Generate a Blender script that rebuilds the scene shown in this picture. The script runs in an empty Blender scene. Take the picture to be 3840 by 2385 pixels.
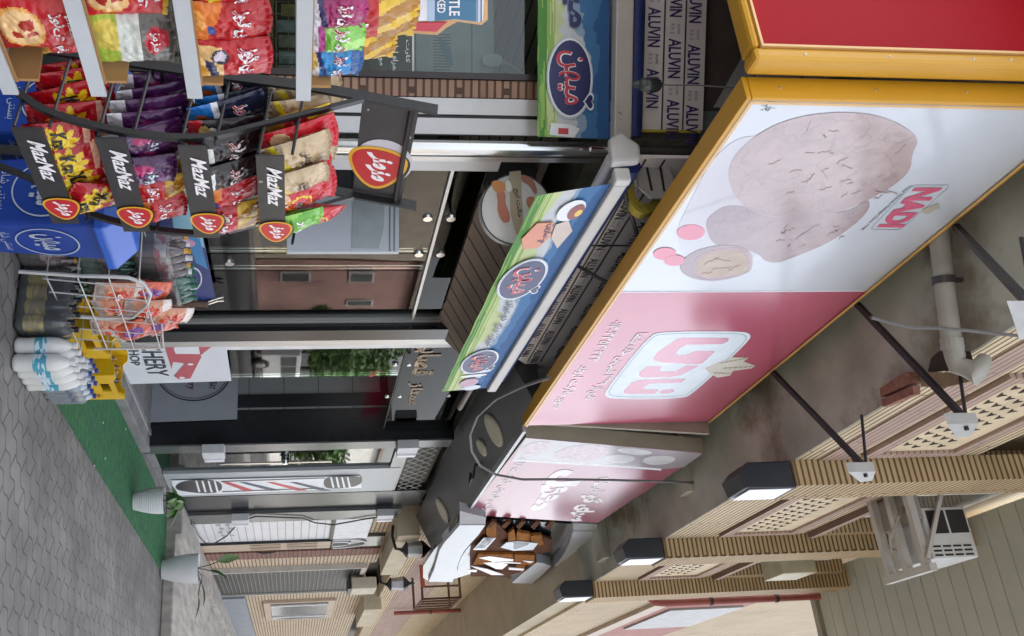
import bpy, bmesh, math, random
from mathutils import Vector as V, Matrix, noise
random.seed(7)
rad = math.radians
SC = bpy.context.scene
COL = SC.collection

# ------------------------------------------------------------------ camera (calibrated from vanishing points)
# world: X along the street away from the camera, Y towards the shops, Z up; eye at 1.5 m; picture rolled a quarter turn
F, PX0, PY0, EYE = 3600.0, 1540.0, 1153.0, 1.5
def _camv(u, v): return V((u - PY0, v - PX0, -F))
ZC = _camv(987, 30000).normalized()
XC = _camv(2870, 1085); XC = (XC - ZC * XC.dot(ZC)).normalized()
YC = ZC.cross(XC)
CAM = V((0, 0, EYE))
def ray(x, y):
    d = _camv(y, x)
    return V((XC.dot(d), YC.dot(d), ZC.dot(d))).normalized()
def at(x, y, X=None, Y=None, Z=None, pl=None):
    """point of the real plane X=, Y=, Z= or pl=(point, normal) seen at photo pixel x, y (3840 wide)"""
    d = ray(x, y)
    if X is not None: t = X / d.x
    elif Y is not None: t = Y / d.y
    elif Z is not None: t = (Z - EYE) / d.z
    else: t = (pl[0] - CAM).dot(pl[1]) / d.dot(pl[1])
    return CAM + d * t
def world_dir(c): return V((XC.dot(c), YC.dot(c), ZC.dot(c)))
cd = bpy.data.cameras.new('camera'); cam = bpy.data.objects.new('camera', cd); COL.objects.link(cam)
# image x axis = world up side, image up axis = minus upright-right
rx, ry, rz = world_dir(V((0, 1, 0))), world_dir(V((-1, 0, 0))), world_dir(V((0, 0, 1)))
cam.matrix_world = Matrix(((rx.x, ry.x, rz.x, 0), (rx.y, ry.y, rz.y, 0), (rx.z, ry.z, rz.z, EYE), (0, 0, 0, 1)))
cd.sensor_fit = 'HORIZONTAL'; cd.sensor_width = 36.0
cd.lens = F / 3840 * 36.0
cd.shift_x = (1920 - PX0) / 3840; cd.shift_y = -(1192.5 - PY0) / 3840
cd.clip_start = 0.05; cd.clip_end = 2000
SC.camera = cam

# ------------------------------------------------------------------ world, sun, exposure
W = bpy.data.worlds.new('World'); SC.world = W; W.use_nodes = True
nt = W.node_tree; bg = nt.nodes['Background']
sky = nt.nodes.new('ShaderNodeTexSky'); sky.sky_type = 'NISHITA'; sky.sun_disc = False
SUN_EL, SUN_AZ = rad(56), rad(58)            # pale sun behind the shops: the pavement lies in their shade
sd = V((math.cos(SUN_EL) * math.cos(SUN_AZ), math.cos(SUN_EL) * math.sin(SUN_AZ), math.sin(SUN_EL)))
sky.sun_elevation = SUN_EL; sky.sun_rotation = math.atan2(sd.x, sd.y)
sky.air_density = 1.0; sky.dust_density = 6.0; sky.ozone_density = 1.0
hs = nt.nodes.new('ShaderNodeHueSaturation'); hs.inputs['Saturation'].default_value = .38   # thin white overcast
nt.links.new(sky.outputs[0], hs.inputs['Color']); nt.links.new(hs.outputs[0], bg.inputs[0]); bg.inputs[1].default_value = 0.15
sl = bpy.data.lights.new('sun', 'SUN'); sl.energy = 1.5; sl.angle = rad(10); sl.color = (1, .96, .9)
sun = bpy.data.objects.new('sun', sl); COL.objects.link(sun)
sun.rotation_euler = (-sd).to_track_quat('-Z', 'Y').to_euler()
SC.view_settings.view_transform = 'Standard'; SC.view_settings.look = 'None'
SC.view_settings.gamma = 1.0; SC.view_settings.use_curve_mapping = False
SC.view_settings.exposure = 2.28
SC.cycles.max_bounces = 8; SC.cycles.transparent_max_bounces = 16; SC.cycles.caustics_reflective = False; SC.cycles.caustics_refractive = False

# ------------------------------------------------------------------ materials
def lin(h):
    if isinstance(h, str):
        h = h.lstrip('#'); c = [int(h[i:i+2], 16) / 255 for i in (0, 2, 4)]
        return tuple(x / 12.92 if x <= .04045 else ((x + .055) / 1.055) ** 2.4 for x in c)
    return tuple(h)
MATS = {}
def mat(name, col, rough=.5, metal=0.0, n=0.12, ns=6.0, bump=0.0, bs=40.0, spec=.5, coat=0.0, emit=0.0, stretch=None, col2=None, th=None):
    """principled material with noise variation; col2/th: second colour in blotches above threshold"""
    if name in MATS: return MATS[name]
    m = bpy.data.materials.new(name); m.use_nodes = True; t = m.node_tree; N = t.nodes; L = t.links
    p = N['Principled BSDF']; c = lin(col)
    p.inputs['Roughness'].default_value = rough; p.inputs['Metallic'].default_value = metal
    p.inputs['Specular IOR Level'].default_value = spec; p.inputs['Coat Weight'].default_value = coat
    g = N.new('ShaderNodeNewGeometry'); src = g.outputs['Position']
    if stretch:
        mp = N.new('ShaderNodeMapping'); mp.inputs['Scale'].default_value = stretch; L.new(src, mp.inputs['Vector']); src = mp.outputs[0]
    nz = N.new('ShaderNodeTexNoise'); nz.inputs['Scale'].default_value = ns; nz.inputs['Detail'].default_value = 5; L.new(src, nz.inputs['Vector'])
    r = N.new('ShaderNodeValToRGB'); e = r.color_ramp.elements
    e[0].position = .3; e[1].position = .7
    e[0].color = (*[x * (1 - n) for x in c], 1); e[1].color = (*[min(1, x * (1 + n)) for x in c], 1)
    L.new(nz.outputs['Fac'], r.inputs[0]); out = r.outputs[0]
    if col2 is not None:
        n2 = N.new('ShaderNodeTexNoise'); n2.inputs['Scale'].default_value = ns * .37; n2.inputs['Detail'].default_value = 8; n2.inputs['Roughness'].default_value = .65; L.new(src, n2.inputs['Vector'])
        r2 = N.new('ShaderNodeValToRGB'); r2.color_ramp.elements[0].position = th; r2.color_ramp.elements[1].position = th + .12
        L.new(n2.outputs['Fac'], r2.inputs[0]); mx = N.new('ShaderNodeMix'); mx.data_type = 'RGBA'
        L.new(r2.outputs[0], mx.inputs['Factor']); L.new(out, mx.inputs['A']); mx.inputs['B'].default_value = (*lin(col2), 1); out = mx.outputs['Result']
    L.new(out, p.inputs['Base Color'])
    if bump:
        n3 = N.new('ShaderNodeTexNoise'); n3.inputs['Scale'].default_value = bs; n3.inputs['Detail'].default_value = 6; L.new(src, n3.inputs['Vector'])
        b = N.new('ShaderNodeBump'); b.inputs['Strength'].default_value = bump; b.inputs['Distance'].default_value = .01
        L.new(n3.outputs['Fac'], b.inputs['Height']); L.new(b.outputs[0], p.inputs['Normal'])
    if emit:
        L.new(out, p.inputs['Emission Color']); p.inputs['Emission Strength'].default_value = emit
    MATS[name] = m; return m
def brickmat(name, col, col2, mortar, bw, bh, ms=.006, axis='XZ', rough=.8, off=.5, bump=.6, rot=0, noiseamt=.15, dirt=0):
    """courses laid along the surface: axis XZ for walls, XY for ground; world position, metres"""
    if name in MATS: return MATS[name]
    m = bpy.data.materials.new(name); m.use_nodes = True; t = m.node_tree; N = t.nodes; L = t.links; p = N['Principled BSDF']
    g = N.new('ShaderNodeNewGeometry'); s = N.new('ShaderNodeSeparateXYZ'); L.new(g.outputs['Position'], s.inputs[0])
    cb = N.new('ShaderNodeCombineXYZ')
    if axis == 'XZ':
        a = N.new('ShaderNodeMath'); a.operation = 'ADD'; L.new(s.outputs[0], a.inputs[0]); L.new(s.outputs[1], a.inputs[1])
        L.new(a.outputs[0], cb.inputs[0]); L.new(s.outputs[2], cb.inputs[1])
    else:
        L.new(s.outputs[0], cb.inputs[0]); L.new(s.outputs[1], cb.inputs[1])
    src = cb.outputs[0]
    if rot:
        mp = N.new('ShaderNodeMapping'); mp.inputs['Rotation'].default_value = (0, 0, rot); L.new(src, mp.inputs['Vector']); src = mp.outputs[0]
    b = N.new('ShaderNodeTexBrick'); L.new(src, b.inputs['Vector'])
    b.inputs['Scale'].default_value = 1; b.inputs['Brick Width'].default_value = bw; b.inputs['Row Height'].default_value = bh
    b.inputs['Mortar Size'].default_value = ms; b.inputs['Mortar Smooth'].default_value = .3; b.offset = off
    b.inputs['Color1'].default_value = (*lin(col), 1); b.inputs['Color2'].default_value = (*lin(col2), 1); b.inputs['Mortar'].default_value = (*lin(mortar), 1)
    nz = N.new('ShaderNodeTexNoise'); nz.inputs['Scale'].default_value = 3; nz.inputs['Detail'].default_value = 8; L.new(g.outputs['Position'], nz.inputs['Vector'])
    mr = N.new('ShaderNodeMapRange'); mr.inputs['To Min'].default_value = 1 - noiseamt; mr.inputs['To Max'].default_value = 1 + noiseamt; L.new(nz.outputs['Fac'], mr.inputs['Value'])
    mx = N.new('ShaderNodeVectorMath'); mx.operation = 'SCALE'; L.new(b.outputs['Color'], mx.inputs[0]); L.new(mr.outputs[0], mx.inputs['Scale'])
    last = mx.outputs[0]
    if dirt:
        n4 = N.new('ShaderNodeTexNoise'); n4.inputs['Scale'].default_value = .9; n4.inputs['Detail'].default_value = 9; n4.inputs['Roughness'].default_value = .7; L.new(g.outputs['Position'], n4.inputs['Vector'])
        r4 = N.new('ShaderNodeMapRange'); r4.inputs['From Min'].default_value = .42; r4.inputs['From Max'].default_value = .66; r4.inputs['To Max'].default_value = dirt; L.new(n4.outputs['Fac'], r4.inputs['Value'])
        m4 = N.new('ShaderNodeMix'); m4.data_type = 'RGBA'; L.new(r4.outputs[0], m4.inputs['Factor']); L.new(last, m4.inputs['A']); m4.inputs['B'].default_value = (*[x*.55 for x in lin(mortar)], 1); last = m4.outputs['Result']
    L.new(last, p.inputs['Base Color']); p.inputs['Roughness'].default_value = rough
    bp = N.new('ShaderNodeBump'); bp.inputs['Strength'].default_value = bump; bp.inputs['Distance'].default_value = .012; bp.invert = True
    L.new(b.outputs['Fac'], bp.inputs['Height']); L.new(bp.outputs[0], p.inputs['Normal'])
    MATS[name] = m; return m
def glassmat(name, tint=(.8, .88, .86), ior=1.5, rough=.02, film=0.0, filmcol=(.8, .85, .85)):
    if name in MATS: return MATS[name]
    m = bpy.data.materials.new(name); m.use_nodes = True; t = m.node_tree; N = t.nodes; L = t.links
    N.remove(N['Principled BSDF']); o = N['Material Output']
    tr = N.new('ShaderNodeBsdfTransparent'); tr.inputs[0].default_value = (*tint, 1)
    gl = N.new('ShaderNodeBsdfGlossy'); gl.inputs['Roughness'].default_value = rough
    fr = N.new('ShaderNodeFresnel'); fr.inputs[0].default_value = ior
    nz = N.new('ShaderNodeTexNoise'); nz.inputs['Scale'].default_value = .7
    bp = N.new('ShaderNodeBump'); bp.inputs['Strength'].default_value = .12; bp.inputs['Distance'].default_value = .02; L.new(nz.outputs[0], bp.inputs['Height']); L.new(bp.outputs[0], gl.inputs['Normal'])
    mx = N.new('ShaderNodeMixShader'); L.new(fr.outputs[0], mx.inputs[0]); L.new(tr.outputs[0], mx.inputs[1]); L.new(gl.outputs[0], mx.inputs[2])
    last = mx.outputs[0]
    if film:
        df = N.new('ShaderNodeBsdfDiffuse'); df.inputs[0].default_value = (*filmcol, 1)
        m2 = N.new('ShaderNodeMixShader'); m2.inputs[0].default_value = film; L.new(last, m2.inputs[1]); L.new(df.outputs[0], m2.inputs[2]); last = m2.outputs[0]
    L.new(last, o.inputs[0]); MATS[name] = m; return m
def ink(h, rough=.35, spec=.5):
    """flat print or paint of one colour"""
    return mat('print_' + h.lstrip('#'), h, rough, n=.05, ns=9, spec=spec)

# ------------------------------------------------------------------ objects
def tag(o, label=None, cat=None, group=None, kind=None):
    if label: o['label'] = label
    if cat: o['category'] = cat
    if group: o['group'] = group
    if kind: o['kind'] = kind
    return o
def thing(name, label, cat, loc=(0, 0, 0), group=None):
    o = bpy.data.objects.new(name, None); COL.objects.link(o); o.location = loc; o.empty_display_size = .1
    return tag(o, label, cat, group)
def root_loc(o):
    return V((0, 0, 0)) if o.parent else V(o.location)      # parts keep world coordinates
class MB:
    def __init__(s): s.v = []; s.f = []; s.m = []; s.cur = 0
    def add(s, vs, fs):
        b = len(s.v); s.v += [tuple(x) for x in vs]; s.f += [tuple(i + b for i in f) for f in fs]; s.m += [s.cur] * len(fs); return s
    def box(s, a, b):
        x0, y0, z0 = [min(a[i], b[i]) for i in range(3)]; x1, y1, z1 = [max(a[i], b[i]) for i in range(3)]
        return s.obox(V((x0, y0, z0)), V((x1 - x0, 0, 0)), V((0, y1 - y0, 0)), V((0, 0, z1 - z0)))
    def obox(s, o, u, v, w):
        o, u, v, w = V(o), V(u), V(v), V(w)
        if u.cross(v).dot(w) < 0: u, v = v, u
        return s.add([o, o+u, o+u+v, o+v, o+w, o+u+w, o+u+v+w, o+v+w], [(0,3,2,1),(4,5,6,7),(0,1,5,4),(1,2,6,5),(2,3,7,6),(3,0,4,7)])
    def prism(s, pts, d):
        pts = [V(p) for p in pts]; d = V(d); n = len(pts)
        nn = V((0, 0, 0))
        for i in range(n): nn += pts[i].cross(pts[(i+1) % n])
        if nn.dot(d) < 0: pts.reverse()
        return s.add(pts + [p + d for p in pts], [tuple(range(n-1, -1, -1)), tuple(range(n, 2*n))] + [(i, (i+1) % n, n+(i+1) % n, n+i) for i in range(n)])
    def ring(s, outer, inner, d):
        """flat frame between two outlines of equal length, thickened by d"""
        n = len(outer); d = V(d); o = [V(p) for p in outer]; i_ = [V(p) for p in inner]
        vs = o + i_ + [p + d for p in o] + [p + d for p in i_]; fs = []
        for k in range(n):
            a, b = k, (k+1) % n
            fs += [(a, b, n+b, n+a), (2*n+a, 3*n+a, 3*n+b, 2*n+b), (a, 2*n+a, 2*n+b, b), (n+a, n+b, 3*n+b, 3*n+a)]
        return s.add(vs, fs)
    def tube(s, path, r, n=8, caps=True):
        path = [V(p) for p in path]; vs = []; fs = []; up = None
        for i, p in enumerate(path):
            d = (path[min(i+1, len(path)-1)] - path[max(i-1, 0)]).normalized()
            if up is None: up = d.orthogonal().normalized()
            up = (up - d * up.dot(d)).normalized(); sd_ = d.cross(up); rr = r[i] if isinstance(r, (list, tuple)) else r
            vs += [p + (up * math.cos(2*math.pi*k/n) + sd_ * math.sin(2*math.pi*k/n)) * rr for k in range(n)]
        for i in range(len(path)-1):
            fs += [(i*n+k, i*n+(k+1) % n, (i+1)*n+(k+1) % n, (i+1)*n+k) for k in range(n)]
        if caps: fs += [tuple(range(n-1, -1, -1)), tuple((len(path)-1)*n + k for k in range(n))]
        return s.add(vs, fs)
    def flat(s, path, w, d):
        """flat bar: path swept with rectangle w (across, vector) x d (vector)"""
        path = [V(p) for p in path]; w, d = V(w), V(d); vs = []; fs = []
        for p in path: vs += [p-w-d, p+w-d, p+w+d, p-w+d]
        for i in range(len(path)-1):
            fs += [(4*i+k, 4*i+(k+1) % 4, 4*i+4+(k+1) % 4, 4*i+4+k) for k in range(4)]
        fs += [(3, 2, 1, 0), tuple(4*(len(path)-1)+k for k in range(4))]
        return s.add(vs, fs)
    def lathe(s, prof, c, n=20, ax=V((0, 0, 1)), cap=True):
        ax = V(ax).normalized(); c = V(c); e = ax.orthogonal().normalized(); g = ax.cross(e); vs = []; fs = []
        for r, z in prof: vs += [c + ax*z + (e*math.cos(2*math.pi*k/n) + g*math.sin(2*math.pi*k/n))*r for k in range(n)]
        for i in range(len(prof)-1): fs += [(i*n+k, i*n+(k+1) % n, (i+1)*n+(k+1) % n, (i+1)*n+k) for k in range(n)]
        if cap: fs += [tuple(range(n-1, -1, -1)), tuple((len(prof)-1)*n + k for k in range(n))]
        return s.add(vs, fs)
    def grid(s, f, nu, nv, mf=None):
        b = len(s.v); s.v += [tuple(f(i/nu, j/nv)) for j in range(nv+1) for i in range(nu+1)]
        for j in range(nv):
            for i in range(nu):
                a = b + j*(nu+1) + i; s.f.append((a, a+1, a+nu+2, a+nu+1)); s.m.append(mf((i+.5)/nu, (j+.5)/nv) if mf else s.cur)
        return s
    def build(s, name, mats, parent=None, smooth=False, bevel=0.0, label=None):
        me = bpy.data.meshes.new(name); me.from_pydata(s.v, [], s.f)
        for m in (mats if isinstance(mats, (list, tuple)) else [mats]): me.materials.append(m)
        me.polygons.foreach_set('material_index', s.m)
        if smooth: me.polygons.foreach_set('use_smooth', [True] * len(s.f))
        me.validate(); me.update(); o = bpy.data.objects.new(name, me); COL.objects.link(o)
        if parent:
            o.parent = parent; o.matrix_parent_inverse = Matrix.Translation(-root_loc(parent))
        if bevel:
            b = o.modifiers.new('bevel', 'BEVEL'); b.width = bevel; b.segments = 2; b.limit_method = 'ANGLE'
        if smooth and not bevel: me.set_sharp_from_angle(angle=rad(50))
        if label: o['label'] = label
        return o
# ------------------------------------------------------------------ lettering
_AR = {'ا':'FE8D FE8E','آ':'FE81 FE82','ب':'FE8F FE90 FE91 FE92','پ':'FB56 FB57 FB58 FB59','ت':'FE95 FE96 FE97 FE98','ج':'FE9D FE9E FE9F FEA0','چ':'FB7A FB7B FB7C FB7D','خ':'FEA5 FEA6 FEA7 FEA8','د':'FEA9 FEAA','ر':'FEAD FEAE','ز':'FEAF FEB0','ژ':'FB8A FB8B','س':'FEB1 FEB2 FEB3 FEB4','ش':'FEB5 FEB6 FEB7 FEB8','ص':'FEB9 FEBA FEBB FEBC','ف':'FED1 FED2 FED3 FED4','ق':'FED5 FED6 FED7 FED8','ک':'FB8E FB8F FB90 FB91','گ':'FB92 FB93 FB94 FB95','ل':'FEDD FEDE FEDF FEE0','م':'FEE1 FEE2 FEE3 FEE4','ن':'FEE5 FEE6 FEE7 FEE8','ه':'FEE9 FEEA FEEB FEEC','و':'FEED FEEE','ی':'FBFC FBFD FBFE FBFF'}
_AR = {k: [chr(int(h, 16)) for h in v.split()] for k, v in _AR.items()}
def shape(t):
    """Persian letters joined and put in visual order"""
    if not any(c in _AR for c in t): return t
    out = []; i = 0
    for i, c in enumerate(t):
        if c not in _AR: out.append(c); continue
        pv = i > 0 and t[i-1] in _AR and len(_AR[t[i-1]]) == 4
        nx = i+1 < len(t) and t[i+1] in _AR and len(_AR[c]) == 4
        f = _AR[c]; out.append(f[3] if pv and nx else f[1] if pv else f[2] if nx else f[0])
    s = ''.join(out)[::-1]; res = ''; k = 0     # digits keep their own order
    while k < len(s):
        if '۰' <= s[k] <= '۹':
            j = k
            while j < len(s) and '۰' <= s[j] <= '۹': j += 1
            res += s[k:j][::-1]; k = j
        else: res += s[k]; k += 1
    return res
_TX = {}
EXTRA = 0
def textdata(t, bold=0.0, shear=0.0):
    key = (t, bold, shear)
    if key in _TX: return _TX[key]
    c = bpy.data.curves.new('t', 'FONT'); c.body = shape(t); c.offset = bold; c.shear = shear; c.resolution_u = 3
    o = bpy.data.objects.new('t', c); COL.objects.link(o); bpy.context.view_layer.update()
    me = o.to_mesh(); vs = [v.co.copy() for v in me.vertices]; fs = [tuple(p.vertices) for p in me.polygons]; o.to_mesh_clear()
    bpy.data.objects.remove(o); bpy.data.curves.remove(c)
    x0 = min(v.x for v in vs); x1 = max(v.x for v in vs); y0 = min(v.y for v in vs); y1 = max(v.y for v in vs)
    par = list(range(len(vs)))               # islands, so that joined glyphs do not share one plane
    def fi(a):
        while par[a] != a: par[a] = par[par[a]]; a = par[a]
        return a
    for f in fs:
        for k in f[1:]: par[fi(k)] = fi(f[0])
    ids = {}; isl = [ids.setdefault(fi(i), len(ids)) for i in range(len(vs))]
    r = ([((v.x-x0)/(x1-x0), (v.y-y0)/(y1-y0), isl[i] % 4) for i, v in enumerate(vs)], fs, (x1-x0)/(y1-y0)); _TX[key] = r; return r
def lettering(t, S, m, parent, name='lettering', bold=0.0, shear=0.0, lift=.0006, mb=None):
    """letters laid on the surface S(u, v) -> (point, normal)"""
    vs, fs, asp = textdata(t, bold, shear); pts = []
    for u, v, k in vs:
        p, n = S(u, v); pts.append(p + n * (lift * (1 + .25 * k)))
    own = mb is None; mb = mb or MB(); mb.add(pts, fs)
    return mb.build(name, m, parent) if own else mb
def quad(bl, br, tr, tl, n):
    bl, br, tr, tl, n = V(bl), V(br), V(tr), V(tl), V(n).normalized()
    return lambda u, v: (bl*(1-u)*(1-v) + br*u*(1-v) + tr*u*v + tl*(1-u)*v, n)
def ell(c, a, b, n=28, ph=0):
    c, a, b = V(c), V(a), V(b)
    return [c + a*math.cos(2*math.pi*k/n + ph) + b*math.sin(2*math.pi*k/n + ph) for k in range(n)]
class Plane:
    """a real plane addressed by photo pixels, for outlines of what is printed or fixed on it"""
    def __init__(s, p, n, k=1.0): s.p = V(p); s.n = V(n).normalized(); s.k = k      # k: how thick the print layers stack
    def __call__(s, x, y, off=0.0): return at(x, y, pl=(s.p + s.n*off*s.k, s.n))
    def pts(s, L, off=0.0): return [s(p[0], p[1], off) for p in L]
    def decal(s, L, m, parent, name, off=.003, th=.0017, label=None):
        return MB().prism(s.pts(L, off), s.n*th*s.k).build(name, m, parent, label=label)
    def text(s, t, bl, br, tr, tl, m, parent, name='lettering', off=.006, bold=0.0, shear=0.0):
        return lettering(t, quad(s(*bl, off), s(*br, off), s(*tr, off), s(*tl, off), s.n), m, parent, name, bold, shear)
def smoothpoly(L, it=2):
    """rounded closed outline from a coarse one (corner cutting)"""
    for _ in range(it):
        R = []
        for i in range(len(L)):
            a, b = V(L[i]), V(L[(i+1) % len(L)]); R += [a*.75 + b*.25, a*.25 + b*.75]
        L = [tuple(p) for p in R]
    return L
# ================================================================== SETTING
NS = V((0, -1, 0))                                   # towards the street
pav = brickmat('paver', (.20, .19, .178), (.235, .222, .205), (.085, .08, .075), .28, .14, .007, 'XY', .75, rot=rad(38), bump=.5, noiseamt=.42, dirt=.55)
def wavy(m):                                         # interlocking pavers: the joints run in zigzags
    t = m.node_tree; N = t.nodes; L = t.links; b = [n for n in N if n.type == 'TEX_BRICK'][0]; src = b.inputs['Vector'].links[0].from_socket
    w = N.new('ShaderNodeTexWave'); w.inputs['Scale'].default_value = 1.8; w.wave_profile = 'SIN'; L.new(src, w.inputs['Vector'])
    w2 = N.new('ShaderNodeTexNoise'); w2.inputs['Scale'].default_value = 5; L.new(src, w2.inputs['Vector'])
    cb = N.new('ShaderNodeCombineXYZ'); L.new(w2.outputs[0], cb.inputs[0]); L.new(w.outputs['Fac'], cb.inputs[1])
    sc = N.new('ShaderNodeVectorMath'); sc.operation = 'SCALE'; sc.inputs['Scale'].default_value = .045; L.new(cb.outputs[0], sc.inputs[0])
    ad = N.new('ShaderNodeVectorMath'); L.new(src, ad.inputs[0]); L.new(sc.outputs[0], ad.inputs[1]); L.new(ad.outputs[0], b.inputs['Vector'])
wavy(pav)
g = MB(); g.add([(-30, -60, 0), (150, -60, 0), (150, 40, 0), (-30, 40, 0)], [(0, 1, 2, 3)])
tag(g.build('pavement', pav), kind='structure')
road = mat('asphalt', (.05, .05, .052), .9, n=.3, ns=12, bump=.4, bs=80)
r_ = MB(); r_.box((-30, -12, -.1), (150, -4.5, .004)); tag(r_.build('road', road), kind='structure')
conc = mat('rough_concrete', (.36, .335, .3), .9, n=.25, ns=5, bump=.5, bs=30, stretch=(.35, 2.2, 1), col2=(.22, .21, .2), th=.55)
p_ = MB(); p_.box((11.85, .9, 0), (40, 2.62, .13)); p_.box((11.85, 2.6, 0), (40, 2.98, .2)); tag(p_.build('concrete_ramp', conc, bevel=.015), kind='structure')
stepm = mat('worn_screed', (.2, .2, .2), .8, n=.3, ns=4, bump=.4, bs=25, col2=(.13, .13, .13), th=.56)
s_ = MB(); s_.prism([(4.3, 2.93, 0), (9.6, 2.93, 0), (9.6, 3.6, 0), (4.3, 3.6, 0)], (0, 0, .1)); s_.box((9.602, 3.02, 0), (12.45, 3.6, .09))
tag(s_.build('step', stepm, bevel=.008), kind='structure')
# green outdoor carpet
cm = mat('green_carpet', (.028, .15, .055), .95, n=.3, ns=14, bump=.8, bs=200, col2=(.035, .11, .06), th=.52)
cp = [at(242, 1557, Z=.01), at(381, 1785, Z=.01), at(609, 2144, Z=.01), at(640, 2050, Z=.01), at(622, 1940, Z=.01)]
cp = [V((5.6, 2.2, .003))] + [V((p.x, p.y, .003)) for p in cp] + [V((10.6, 2.92, .003)), V((5.6, 2.92, .003))]
carpet = MB().prism(cp, (0, 0, .012)).build('carpet', cm)
tag(carpet, 'long green outdoor carpet lying on the grey pavers in front of the shops', 'carpet')

# ------------------------------------------------------------------ the brick building over the shops
cream, cream2, mort = (.62, .50, .33), (.68, .56, .38), (.18, .125, .07)
bk = brickmat('cream_brick', cream, cream2, mort, 2.3, .046, .009, 'XZ', .75, dirt=.16)
pink = brickmat('rose_brick', (.41, .29, .24), (.47, .34, .28), (.2, .13, .1), 1.3, .046, .006, 'XZ', .75)
tan = brickmat('shaded_cream_brick', (.50, .36, .19), (.55, .40, .22), (.14, .09, .04), 2.4, .046, .010, 'XZ', .7, dirt=.2)  # cream brick again, shade of the side faces put into a darker tan
soff = mat('stained_concrete', (.42, .43, .36), .9, n=.25, ns=2.2, bump=.3, bs=12, col2=(.20, .16, .11), th=.54)
bld = thing('brick_building', 'cream brick building with grey concrete underside, piers and lattice panels above the shops', 'building', (7, 3, 0))
YB, ZS = 1.8, 5.17
# slab underside with a drop beam, seen between the sign tops and the brick
m_ = MB(); m_.box((2.3, YB + .004, ZS - .012), (12.2, 5.2, ZS + .3)); m_.build('slab', soff, bld)
m_ = MB(); m_.box((2.6, 3.4, 4.6), (12.3, 5.2, 5.16)); m_.build('fascia_beam', soff, bld)
m_ = MB(); m_.box((8.3, 2.05, 5.1), (8.5, 2.6, ZS - .013)); m_.build('cross_beam', soff, bld); m_ = MB(); m_.box((10.9, 1.95, 5.08), (11.2, 2.6, ZS - .013)); m_.build('cross_beam', soff, bld)
m_ = MB(); m_.box((2.3, 3.25, 5.47), (12.2, 9, 8.7)); m_.build('unseen_rear_storeys', soff, bld); m_ = MB(); m_.box((-.5, 7.05, 0), (12.6, 9, 5.46)); m_.build('rear_fill_wall', soff, bld); m_ = MB(); m_.prism([V((4.56, 3.25, 3.32)), V((12.9, 3.25, 3.32)), V((12.9, 7.04, 3.32)), V((2.4, 7.04, 3.32))], (0, 0, 1.83)); m_.build('unseen_middle_floor', soff, bld)  # unseen building masses, added behind the shops to block the sun
# upper wall: coursed brick, with tall window recesses between the piers
m_ = MB(); ztop = 8.36
m_.box((2.3, YB, ZS), (12.2, YB + .2, 6.62)); m_.box((2.3, YB + .16, 6.621), (12.2, YB + .3, ztop + .4))
m_.build('wall', bk, bld)
pw = [(6.46, .42), (9.18, .42), (11.65, .42)]
for i, (x, w) in enumerate(pw):
    q = MB(); q.box((x, 1.61, ZS - .03), (x + w, YB - .002, ztop + .5)); q.build('pier', tan, bld)
    q = MB(); q.box((x + w + .002, 1.68, ZS), (x + w + .14, YB - .003, ztop + .5)); q.build('pier_edge', pink, bld)
q = MB(); q.box((3.5, YB - .012, 5.35), (6.45, YB - .002, 5.56)); q.build('wall_band', pink, bld)
# lattice panels: a rose frame, a recessed cream field and rows of small arrow shaped openings
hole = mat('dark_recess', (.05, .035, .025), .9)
def lattice(x0, x1, z0, z1):
    o, i_ = .09, .15
    q = MB(); R = lambda e, yy: [V((x0+e, yy, z0+e)), V((x1-e, yy, z0+e)), V((x1-e, yy, z1-e)), V((x0+e, yy, z1-e))]
    q.ring(R(0, YB - .002), R(o, YB - .002), (0, -.03, 0)); fr = q.build('lattice_frame', pink, bld)
    q = MB(); q.box((x0+o+.002, YB - .008, z0+o+.002), (x1-o-.002, YB - .002, z1-o-.002)); fi = q.build('lattice_field', mat('cream_plaster', (.66, .54, .37), .7), fr)
    q = MB(); nx = int((x1-x0-2*i_)/.125); nz = int((z1-z0-2*i_)/.1)
    for a in range(nx):
        for b in range(nz):
            cx = x0 + i_ + (a + .5 + .5*(b % 2))*.125; cz = z0 + i_ + (b + .5)*.1
            if cx > x1 - i_: continue
            q.prism([V((cx-.04, YB-.010, cz-.03)), V((cx+.045, YB-.010, cz-.01)), V((cx+.01, YB-.010, cz+.04)), V((cx, YB-.010, cz+.005))], (0, -.002, 0))
    q.build('lattice_openings', hole, fi)
lattice(4.75, 6.36, 5.62, 6.38); lattice(7.2, 9.05, 5.66, 6.46); lattice(9.85, 11.5, 5.66, 6.46)
# windows above the lattices
wf = mat('white_upvc', (.72, .72, .7), .35); gl_dark = mat('window_glass', (.12, .13, .13), .08, spec=.8)
for x0, x1 in ((7.25, 9.0), (9.95, 11.4)):
    q = MB(); q.ring([V((x0, YB+.1, 6.72)), V((x1, YB+.1, 6.72)), V((x1, YB+.1, 8.1)), V((x0, YB+.1, 8.1))], [V((x0+.08, YB+.1, 6.8)), V((x1-.08, YB+.1, 6.8)), V((x1-.08, YB+.1, 8.02)), V((x0+.08, YB+.1, 8.02))], (0, .055, 0))
    q.box(((x0+x1)/2-.03, YB+.1, 6.81), ((x0+x1)/2+.03, YB+.15, 8.01)); w = q.build('window', wf, bld)
    q = MB(); q.box((x0+.081, YB+.12, 6.801), (x1-.081, YB+.14, 8.019)); q.build('pane', gl_dark, w)
    q = MB(); q.box((x0-.12, YB-.06, 6.622), (x1+.12, YB+.155, 6.69)); q.build('sill', pink, bld)
    MB().box((x0-.35, YB-.03, 6.7), (x0-.06, YB+.155, 8.3)).build('window_jamb', tan, bld); MB().box((x1+.06, YB-.03, 6.7), (x1+.35, YB+.155, 8.3)).build('window_jamb', tan, bld)
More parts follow.
